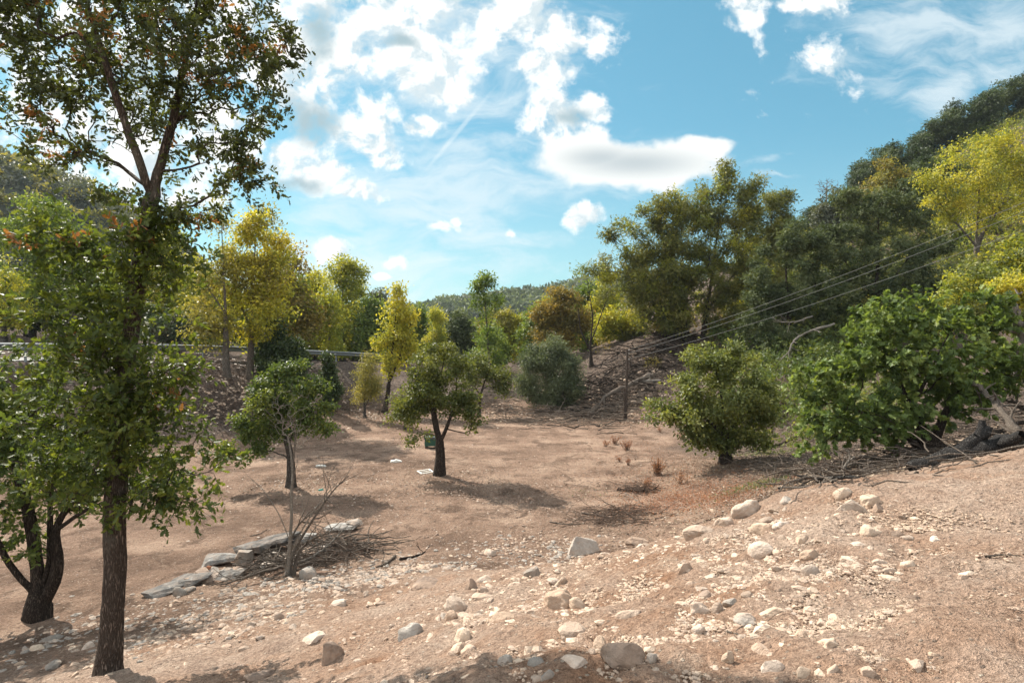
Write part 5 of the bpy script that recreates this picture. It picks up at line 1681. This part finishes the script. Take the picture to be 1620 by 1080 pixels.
def cover(name, label, spots, sp, size, shape, seed, hgt=.05, cat='ground cover', flat=False):
    rng = np.random.default_rng(seed)
    P = []
    for (x, y, w, h, n) in spots:
        d0 = ground_at(x, y)
        u = rng.normal(0, 1, (n, 2))
        dd = d0[1] + u[:, 1] * h
        xx = d0[0] + u[:, 0] * w
        P.append(np.stack([xx, dd, height(xx, dd) + rng.random(n) * hgt + .008], 1))
    P = np.concatenate(P)
    n = len(P)
    D = rng.normal(0, 1, (n, 3)) * (1, 1, .25) + (0, 0, 0 if flat else .7)
    N = rng.normal(0, .35, (n, 3)) + (0, 0, 1)
    cl = np.clip(.5 + .9 * fbm(P[:, 0] * 1.1, P[:, 1] * 1.1, 3, 5), 0, 1)
    o = obj(name, leaf_mesh(name, P, D, N, size * rng.uniform(.5, 1.3, n), shape, rng.random(n), cl), L[sp])
    return tag(o, label, cat, kind='stuff')


cover('dry_weeds', 'low rusty weeds covering the hollow below the stony crest', [(1100, 790, .9, 1.0, 2600), (1060, 800, .8, .8, 1300), (1150, 795, .6, .8, 1200), (1100, 770, .9, .9, 900), (1020, 790, .8, .8, 900), (1060, 760, 1.2, 1.6, 1100), (1000, 715, 1.6, 1.6, 700)], 'weed', .055, 'narrow', 130, .10)
cover('grass', 'green weeds in the damp shade of the round bushy tree', [(1225, 718, .8, .5, 700), (1200, 768, .5, .35, 500), (1185, 775, .5, .3, 260), (1240, 705, .8, .6, 300), (930, 784, .5, .3, 60)], 'green', .075, 'narrow', 131, .09)
cover('leaf_litter', 'fallen brown leaves under the trees on the right', [(1300, 745, 2.2, 1.4, 5200), (1450, 715, 2.6, 1.8, 5200), (1200, 730, 2.4, 2.0, 3600), (1600, 690, 1.5, 1.5, 1800)], 'litter', .07, 'ovate', 132, .03, flat=True)
cover('leaf_litter', 'fallen brown leaves at the back of the field and on its slopes', [(960, 660, 4, 2, 3000), (1000, 610, 3, 3, 3200), (760, 655, 6, 2, 3000), (580, 655, 4, 2, 2400), (370, 620, 2.5, 2.5, 3000)], 'litter', .12, 'ovate', 133, .05, flat=True)

# ------------------------------------------------------------------ stones
def stone(pxx, pyy, w, h, kind, mat, label, rz=None, tilt=(0, 0), sink=0.54, dep=None, seed=None, group='large stones of the bank', p=None):
    """w, h measured on the photograph"""
    p = ground_at(pxx, pyy) if p is None else p
    W, H = 1.12 * w / F * p[1], 1.1 * h / F * p[1]
    sd = int(pxx * 7 + pyy * 13) if seed is None else seed
    rng = np.random.default_rng(sd)
    Dp = dep if dep else W * rng.uniform(.6, .9)
    V, Fc = (rock if kind == 'rock' else cobble)(sd, 4 if w > 30 else 3, dims=(W / 2, Dp / 2, H / 2 / (1 - sink * .5)))
    o = obj('stone', mesh_np('stone', V, [Fc], kind != 'rock'), M[mat], loc=p + (0, 0, H * (.5 - sink)))
    o.rotation_euler = (tilt[0], tilt[1], rng.uniform(-.5, .5) if rz is None else rz)
    return tag(o, label, 'stone', group)


BIG = [
    (886, 956, 58, 40, 'cob', 'stone_tan', 'big tan boulder standing out of the middle of the bank'),
    (912, 958, 26, 17, 'cob', 'stone_tan', 'small tan cobble leaning on the right of the big tan boulder'),
    (920, 872, 54, 40, 'rock', 'stone_grey', 'large dark grey boulder tilted at the head of the gravel spill'),
    (1012, 859, 40, 14, 'rock', 'stone_brown', 'flat brown rock on the crest, right of the dark grey boulder'),
    (1186, 812, 52, 30, 'cob', 'stone_pale', 'large pale rounded boulder on the crest beside the dry weeds'),
    (1148, 830, 34, 20, 'cob', 'stone_pale', 'pale boulder left of the large rounded one on the crest'),
    (1108, 848, 48, 24, 'rock', 'stone_pale', 'flat pale rock on the crest above the bare slope'),
    (1345, 806, 46, 24, 'rock', 'stone_pale', 'white angular rock high on the bank, in a group of tan ones'),
    (1376, 795, 36, 18, 'cob', 'stone_tan', 'tan rock just right of the white angular rock'),
    (1334, 783, 30, 18, 'cob', 'stone_tan', 'tan stone on the crest below the curved dark branch'),
    (1390, 805, 20, 13, 'rock', 'stone_brown', 'dark brown stone with a shadowed face, right of the white angular rock'),
    (1245, 795, 20, 13, 'cob', 'stone_grey', 'small greyish boulder on the crest near the green weeds'),
    (1208, 838, 40, 18, 'cob', 'stone_tan', 'broad tan stone sunk flat below the large rounded boulder'),
    (1236, 834, 34, 16, 'cob', 'stone_pale', 'pale flat stone right of the broad tan sunk stone'),
    (1206, 875, 40, 25, 'rock', 'stone_pale', 'pale flat-topped rock in the middle of the upper bank'),
    (1270, 856, 24, 20, 'rock', 'stone_tan', 'tan rock right of the pale flat-topped one'),
    (1281, 908, 30, 22, 'cob', 'stone_grey', 'white and grey mottled stone alone on bare soil'),
    (1284, 880, 34, 16, 'rock', 'stone_tan', 'tan broken stone just above the mottled stone'),
    (1123, 918, 25, 17, 'cob', 'stone_pale', 'cream oval stone on the slope left of the bank centre'),
    (1084, 908, 34, 26, 'rock', 'stone_pale', 'cream pointed rock left of the cream oval stone'),
    (1118, 944, 24, 15, 'rock', 'stone_brown', 'brown wedge-shaped stone below the cream oval stone'),
    (994, 978, 46, 28, 'cob', 'stone_pale', 'bright pale dome-shaped stone in the centre of the bank'),
    (1106, 966, 44, 24, 'cob', 'stone_pale', 'large pale stone with an overhanging shadow, in a ring of stones'),
    (1136, 968, 18, 26, 'cob', 'stone_pale', 'white upright stone at the right of the ring of stones'),
    (1158, 956, 26, 14, 'rock', 'stone_grey', 'grey-white flat stone right of the white upright stone'),
    (1183, 986, 38, 20, 'cob', 'stone_grey', 'grey-white curved stone beside a hole in the bank'),
    (1224, 974, 44, 20, 'rock', 'stone_tan', 'tan flat stone roofing the hole in the bank'),
    (1104, 998, 22, 17, 'cob', 'stone_pale', 'round white stone with a dark mark, below the ring of stones'),
    (1211, 1034, 46, 20, 'rock', 'stone_pale', 'white wedge-shaped rock near the bottom of the bank'),
    (1268, 1008, 20, 22, 'cob', 'stone_tan', 'egg-shaped tan stone right of the hole in the bank'),
    (1308, 1022, 36, 20, 'cob', 'stone_tan', 'loaf-shaped tan stone right of the egg-shaped one'),
    (1218, 1066, 46, 38, 'rock', 'stone_pale', 'large cream rock at the bottom edge, right of the centre'),
    (1270, 1070, 28, 22, 'cob', 'stone_tan', 'round tan cobble at the bottom edge beside the large cream rock'),
    (1316, 1066, 30, 24, 'cob', 'stone_pale', 'white mottled stone at the bottom edge, right of the round tan cobble'),
    (1374, 1068, 32, 24, 'rock', 'stone_pale', 'rightmost white rock at the bottom edge of the bank'),
    (1152, 1050, 20, 30, 'rock', 'stone_tan', 'upright tan rock above the bottom edge, left of the large cream rock'),
    (905, 1002, 52, 28, 'rock', 'stone_pale', 'whitish flat rock just above the edge of the bottom shadow'),
    (908, 1052, 44, 28, 'rock', 'stone_pale', 'white angular rock half in the bottom shadow'),
    (948, 1024, 26, 26, 'rock', 'stone_tan', 'tan pointed rock right of the whitish flat rock'),
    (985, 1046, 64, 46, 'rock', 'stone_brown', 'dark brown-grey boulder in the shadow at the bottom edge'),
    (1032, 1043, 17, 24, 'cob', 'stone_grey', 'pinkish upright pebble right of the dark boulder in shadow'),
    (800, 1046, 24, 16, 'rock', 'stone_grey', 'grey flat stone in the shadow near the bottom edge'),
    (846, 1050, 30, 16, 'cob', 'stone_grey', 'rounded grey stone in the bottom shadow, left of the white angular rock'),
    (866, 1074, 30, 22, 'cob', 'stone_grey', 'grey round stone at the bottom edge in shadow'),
    (648, 1010, 40, 34, 'cob', 'stone_grey', 'blue-grey leaning boulder on the orange soil of the slope'),
    (522, 1046, 40, 44, 'rock', 'stone_brown', 'dark red-brown rock at the bottom left of the slope'),
    (722, 960, 38, 26, 'cob', 'stone_pale', 'pale long stone high on the orange slope'),
    (715, 977, 20, 20, 'cob', 'stone_tan', 'cream upright stone just below the pale long stone'),
    (738, 976, 28, 16, 'rock', 'stone_pale', 'cream broken stone right of the cream upright one'),
    (794, 980, 52, 22, 'rock', 'stone_tan', 'long tan ledge of rock left of the big tan boulder'),
    (734, 1012, 30, 28, 'rock', 'stone_tan', 'knobbly cream rock above the bottom shadow'),
    (740, 1032, 28, 18, 'cob', 'stone_pale', 'pale half-buried stone at the edge of the bottom shadow'),
    (676, 928, 46, 17, 'rock', 'stone_brown', 'long brown-grey rock at the top of the orange slope'),
    (744, 930, 20, 22, 'rock', 'stone_brown', 'brown blocky stone right of the long brown-grey rock'),
    (764, 922, 30, 16, 'cob', 'stone_pale', 'whitish stone touching the brown blocky stone'),
    (764, 946, 32, 10, 'rock', 'stone_pale', 'thin white flat stone below the brown blocky stone'),
    (844, 908, 30, 18, 'rock', 'stone_grey', 'grey wedge stone left of the tan boulder top'),
    (888, 924, 20, 16, 'rock', 'stone_tan', 'tan wedge stone right above the big tan boulder'),
    (775, 877, 22, 12, 'cob', 'stone_pale', 'white stone at the left of the gravel spill'),
    (538, 958, 28, 14, 'rock', 'stone_pale', 'white angular stone in the rubble below the brush heap'),
    (488, 912, 30, 22, 'cob', 'stone_grey', 'grey rounded boulder at the right foot of the bare sapling'),
    (440, 978, 22, 15, 'cob', 'stone_pale', 'pale rounded stone in the rubble, left of the white angular one'),
    (497, 1010, 34, 12, 'rock', 'stone_pale', 'flat white stone on the smooth lower slope'),
    (284, 940, 22, 18, 'cob', 'stone_grey', 'grey boulder in front of the wall, right of the oak trunk'),
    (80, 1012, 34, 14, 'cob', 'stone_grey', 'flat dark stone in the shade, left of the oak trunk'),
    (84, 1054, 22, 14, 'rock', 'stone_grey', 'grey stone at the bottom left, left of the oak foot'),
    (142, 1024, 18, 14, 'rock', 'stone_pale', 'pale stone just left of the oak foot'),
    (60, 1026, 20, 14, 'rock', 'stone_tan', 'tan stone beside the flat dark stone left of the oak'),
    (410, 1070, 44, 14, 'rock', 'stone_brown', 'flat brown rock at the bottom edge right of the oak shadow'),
    (1446, 948, 16, 10, 'rock', 'stone_brown', 'little dark brown block alone on the right of the bank'),
    (1474, 1038, 18, 12, 'cob', 'stone_tan', 'pinkish tan pebble alone low on the right of the bank'),
    (1438, 896, 24, 14, 'cob', 'stone_tan', 'peach-coloured stone on the flat right part of the bank'),
    (1522, 918, 20, 14, 'rock', 'stone_pale', 'whitish stone sunk in the flat right part of the bank'),
    (1382, 846, 40, 22, 'cob', 'stone_tan', 'tan boulder in the cluster right of the bank centre'),
    (1362, 866, 34, 13, 'rock', 'stone_pale', 'pale flat stone in the cluster right of the bank centre'),
    (1390, 874, 26, 10, 'cob', 'stone_pale', 'long pale stone at the bottom of the cluster right of the bank centre'),
    (1418, 846, 22, 10, 'rock', 'stone_brown', 'brown flat stone at the right of the cluster of stones'),
    (1480, 855, 24, 10, 'cob', 'stone_pale', 'pale stone right of the cluster, on the flat soil'),
]
for s_ in BIG:
    stone(*s_)

# loose stones: shared shapes
rng = np.random.default_rng(21)
VAR = {}
for mt in ('stone_pale', 'stone_grey', 'stone_tan', 'stone_brown'):
    VAR[mt] = []
    for k in range(7):
        f = rock if k % 2 else cobble
        V, Fc = f(500 + k * 3 + hash(mt) % 1 + len(mt), 3, dims=(1, rng.uniform(.6, .9), rng.uniform(.4, .7)))
        me = mesh_np('stone', V, [Fc], k % 2 == 0)
        me.materials.append(M[mt])
        VAR[mt].append(me)

# (x, y, spread x, spread y) in photograph measure, share, colours, label, group
ZONES = [
    (1120, 880, 90, 50, 44, ('stone_pale', 'stone_tan'), 'small pale or tan stone among the bigger stones of the upper bank', (10, 25)),
    (1120, 1010, 80, 45, 42, ('stone_pale', 'stone_tan'), 'small pale or tan stone among the bigger stones of the lower bank', (10, 25)),
    (1360, 860, 80, 36, 26, ('stone_pale', 'stone_tan'), 'small sunken stone around the stone cluster on the right of the bank', (9, 22)),
    (1480, 980, 90, 60, 16, ('stone_pale', 'stone_tan', 'stone_grey'), 'small scattered stone on the flat trodden right side of the bank', (6, 11)),
    (1250, 805, 90, 10, 14, ('stone_pale', 'stone_tan'), 'small pale stone lying along the crest of the bank', (8, 15)),
    (800, 970, 70, 40, 34, ('stone_pale', 'stone_tan'), 'small pale or tan stone on the orange slope', (8, 22)),
    (860, 872, 40, 12, 26, ('stone_grey', 'stone_pale'), 'small grey stone in the gravel spill by the dark grey boulder', (7, 13)),
    (560, 915, 60, 14, 30, ('stone_pale', 'stone_grey'), 'pale or grey rubble stone right below the brush heap', (8, 22)),
    (400, 965, 70, 22, 48, ('stone_pale', 'stone_grey'), 'pale or grey rubble stone on the slope between oak and brush heap', (8, 22)),
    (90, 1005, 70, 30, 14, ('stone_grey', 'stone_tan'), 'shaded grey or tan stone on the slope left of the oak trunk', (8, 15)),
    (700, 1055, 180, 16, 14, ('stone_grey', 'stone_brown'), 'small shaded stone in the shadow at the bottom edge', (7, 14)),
    (760, 850, 80, 22, 24, ('stone_brown', 'stone_pale', 'stone_tan'), 'small loose stone on the field above the gravel spill', (4, 8)),
]
nb = 0
for (x, y, sx, sy, n, mats, lab, (w0, w1)) in ZONES:
    k = 0
    n = int(n * .64)
    while k < n:
        xx, yy = rng.normal(x, sx), rng.normal(y, sy)
        if not (5 < xx < 1615 and yy < 1075):
            continue
        k += 1
        p = ground_at(xx, yy)
        if p[1] > 25:
            continue
        w = w0 + (w1 - w0) * rng.random() ** 1.8
        r = w / 2 / F * p[1]
        mt = mats[0] if rng.random() < .55 else mats[rng.integers(len(mats))]
        o = bpy.data.objects.new('stone', VAR[mt][rng.integers(7)])
        o.location = p + (0, 0, r * rng.uniform(-.25, .15))
        s = r * rng.uniform(.85, 1.15)
        o.scale = (s * rng.uniform(.9, 1.3), s, s * rng.uniform(.8, 1.1))
        o.rotation_euler = (rng.normal(0, .25), rng.normal(0, .25), rng.uniform(0, 6.3))
        COL.objects.link(o)
        tag(o, lab, 'stone', lab.replace('small ', '').split(' stone ')[0] + ' stones ' + lab.split(' stone ')[1])
        nb += 1


def gravel(name, label, spec, mat, seed, cat='gravel'):
    """grit too plentiful to count; spec: (x, y, sx, sy, n, r0, r1) on the photograph"""
    rng = np.random.default_rng(seed)
    protos = [(rock if k % 2 else cobble)(900 + k + seed, 1 if k < 6 else 2, dims=(1, .8, .6)) for k in range(8)]
    Vs, Fs, n0 = [], [], 0
    for (x, y, sx, sy, n, r0, r1) in spec:
        c = ground_at(x, y)
        ex, ey = ground_at(x + sx, y), ground_at(x, y - sy)
        wx = abs(ex[0] - c[0]) + .05
        wy = max(abs(ey[1] - c[1]), .15)
        gx = c[0] + rng.normal(0, wx, n)
        gy = c[1] + rng.normal(0, wy, n)
        ok = gy > 1.2
        gx, gy = gx[ok], gy[ok]
        n = len(gx)
        pat = fbm(gx * .9, gy * .9, 3, seed + 2)
        keep = rng.random(n) < np.clip(.55 + pat * 1.3, .08, 1)
        gx, gy = gx[keep], gy[keep]
        n = len(gx)
        gz = height(gx, gy)
        r = r0 + (r1 - r0) * rng.random(n) ** 3
        a = rng.uniform(0, 6.3, n)
        sel = rng.integers(0, 8, n)
        for k in range(8):
            m = sel == k
            if not m.any():
                continue
            V, Fc = protos[k]
            ca, sa = np.cos(a[m]), np.sin(a[m])
            st = rng.uniform(.8, 1.4, m.sum())
            X = V[None, :, 0] * st[:, None]
            Y = V[None, :, 1]
            W = np.stack([X * ca[:, None] - Y * sa[:, None], X * sa[:, None] + Y * ca[:, None], V[None, :, 2] * np.ones_like(X)], -1) * r[m][:, None, None]
            W += np.stack([gx[m], gy[m], gz[m] + r[m] * rng.uniform(-.3, .15, m.sum())], 1)[:, None]
            Fi = Fc[None] + (np.arange(m.sum()) * len(V))[:, None, None] + n0
            n0 += W.shape[0] * W.shape[1]
            Vs.append(W.reshape(-1, 3))
            Fs.append(Fi.reshape(-1, 3))
    o = obj(name, mesh_np(name, np.concatenate(Vs), [np.concatenate(Fs)], False), M[mat])
    return tag(o, label, cat, kind='stuff')


gravel('gravel', 'pale grit and pebbles strewn over the sunlit bank', [(1100, 930, 130, 50, 5200, .005, .028), (1400, 930, 130, 60, 5200, .003, .014), (820, 970, 120, 40, 3600, .006, .032), (1150, 1030, 180, 40, 5200, .003, .02), (1280, 820, 120, 16, 2200, .006, .03), (560, 960, 120, 40, 2200, .008, .035), (1450, 850, 120, 40, 3600, .004, .018), (1500, 1000, 90, 50, 3000, .003, .012), (1120, 900, 100, 50, 420, .012, .04), (1340, 850, 90, 40, 260, .012, .036), (1150, 1030, 110, 36, 240, .01, .03)], 'stone_pale', 1)
gravel('gravel', 'tan crumbs and pebbles of the bank soil', [(1100, 930, 150, 60, 7000, .004, .022), (1400, 950, 130, 70, 5200, .003, .012), (760, 990, 160, 50, 5200, .005, .024), (1150, 1040, 180, 40, 6000, .003, .014), (1450, 830, 130, 40, 3600, .004, .02), (950, 920, 90, 30, 2600, .006, .03)], 'stone_tan', 2)
gravel('gravel', 'grey rubble spilling down between the boulder and the oak', [(870, 870, 50, 10, 1300, .015, .075), (560, 918, 70, 12, 600, .015, .085), (400, 965, 90, 24, 1100, .012, .075), (150, 1000, 120, 34, 900, .01, .06), (690, 890, 90, 16, 600, .012, .06)], 'stone_grey', 3)
gravel('gravel', 'pale rubble between the brush heap and the oak', [(420, 960, 90, 22, 700, .012, .08), (570, 916, 70, 10, 420, .015, .08), (850, 868, 50, 12, 350, .015, .06), (300, 1000, 60, 20, 400, .01, .05)], 'stone_pale', 4)
gravel('gravel', 'tan rubble between the brush heap and the oak', [(420, 960, 100, 26, 1200, .010, .06), (570, 920, 80, 14, 600, .012, .06), (850, 874, 60, 14, 400, .012, .05), (250, 1000, 90, 24, 800, .01, .05)], 'stone_tan', 8)
gravel('gravel', 'half-sunk pale stones peppered over the whole bank', [(1120, 890, 110, 50, 330, .018, .062), (1330, 850, 90, 36, 200, .016, .05), (1130, 1010, 110, 40, 200, .012, .04), (790, 965, 80, 40, 240, .018, .065)], 'stone_pale', 9)
gravel('gravel', 'half-sunk tan stones peppered over the whole bank', [(1120, 890, 120, 50, 300, .018, .062), (1330, 850, 100, 36, 200, .016, .05), (1130, 1010, 120, 40, 200, .012, .04), (790, 965, 90, 40, 260, .018, .065)], 'stone_tan', 10)
gravel('gravel', 'dark clods and pebbles scattered over the field', [(760, 800, 160, 40, 1800, .012, .045), (620, 740, 120, 30, 1500, .015, .05), (900, 720, 120, 26, 1600, .015, .05), (980, 840, 90, 20, 700, .01, .04), (330, 800, 80, 30, 900, .01, .04), (850, 790, 130, 30, 1200, .012, .05), (560, 800, 90, 24, 800, .012, .045)], 'stone_brown', 5)
gravel('gravel', 'pale pebbles scattered over the field', [(760, 820, 140, 36, 900, .01, .04), (650, 760, 130, 40, 700, .01, .045), (900, 720, 120, 30, 600, .012, .045)], 'stone_pale', 6)
gravel('gravel', 'stones lying on the slopes around the field', [(980, 620, 50, 30, 600, .05, .25), (370, 620, 40, 24, 500, .04, .16), (720, 645, 120, 8, 500, .04, .16), (1560, 700, 80, 10, 500, .02, .08)], 'stone_tan', 7)

cover('debris', 'bits of straw, bark and dry dung trodden into the right side of the bank', [(1400, 930, .9, 1.1, 5200), (1480, 820, 1.2, 1.2, 5200), (1150, 930, .9, .9, 2600), (1300, 1040, .8, .5, 2600), (850, 980, 1.0, 1.0, 1400)], 'litter', .022, 'narrow', 140, .006, 'debris', flat=True)
cover('leaf_litter', 'fallen leaves under the trees standing in the field', [(695, 752, .9, .9, 700), (461, 770, 1.2, 1.1, 900), (1120, 740, 1.6, 1.2, 1200), (760, 770, 1.4, 1.0, 600), (560, 700, 3, 2, 1200)], 'litter', .06, 'ovate', 142, .015, flat=True)
cover('debris', 'dry bits and twigs scattered over the field', [(760, 800, 3, 2.2, 3200), (900, 720, 4, 3.5, 3600), (600, 720, 3.5, 3.5, 3000), (330, 820, 3, 2.5, 1600), (980, 830, 1.6, 1.6, 1500)], 'litter', .05, 'narrow', 141, .01, 'debris', flat=True)

# ------------------------------------------------------------------ the air in the valley
def haze():
    bm = bmesh.new()
    bmesh.ops.create_cube(bm, size=1)
    bmesh.ops.scale(bm, vec=(820, 900, 96), verts=bm.verts)
    m = bpy.data.materials.new('air')
    m.use_nodes = True
    g = NT(m.node_tree)
    out = g.n('ShaderNodeOutputMaterial')
    v = g.n('ShaderNodeVolumePrincipled')
    v.inputs['Color'].default_value = (0.80, 0.90, 1.0, 1)
    v.inputs['Density'].default_value = 0.00016
    v.inputs['Anisotropy'].default_value = 0.1
    g.t.links.new(v.outputs[0], out.inputs['Volume'])
    o = obj('haze', bm_mesh('haze', bm), m, loc=(60, 350, 40))
    tag(o, kind='stuff')


haze()
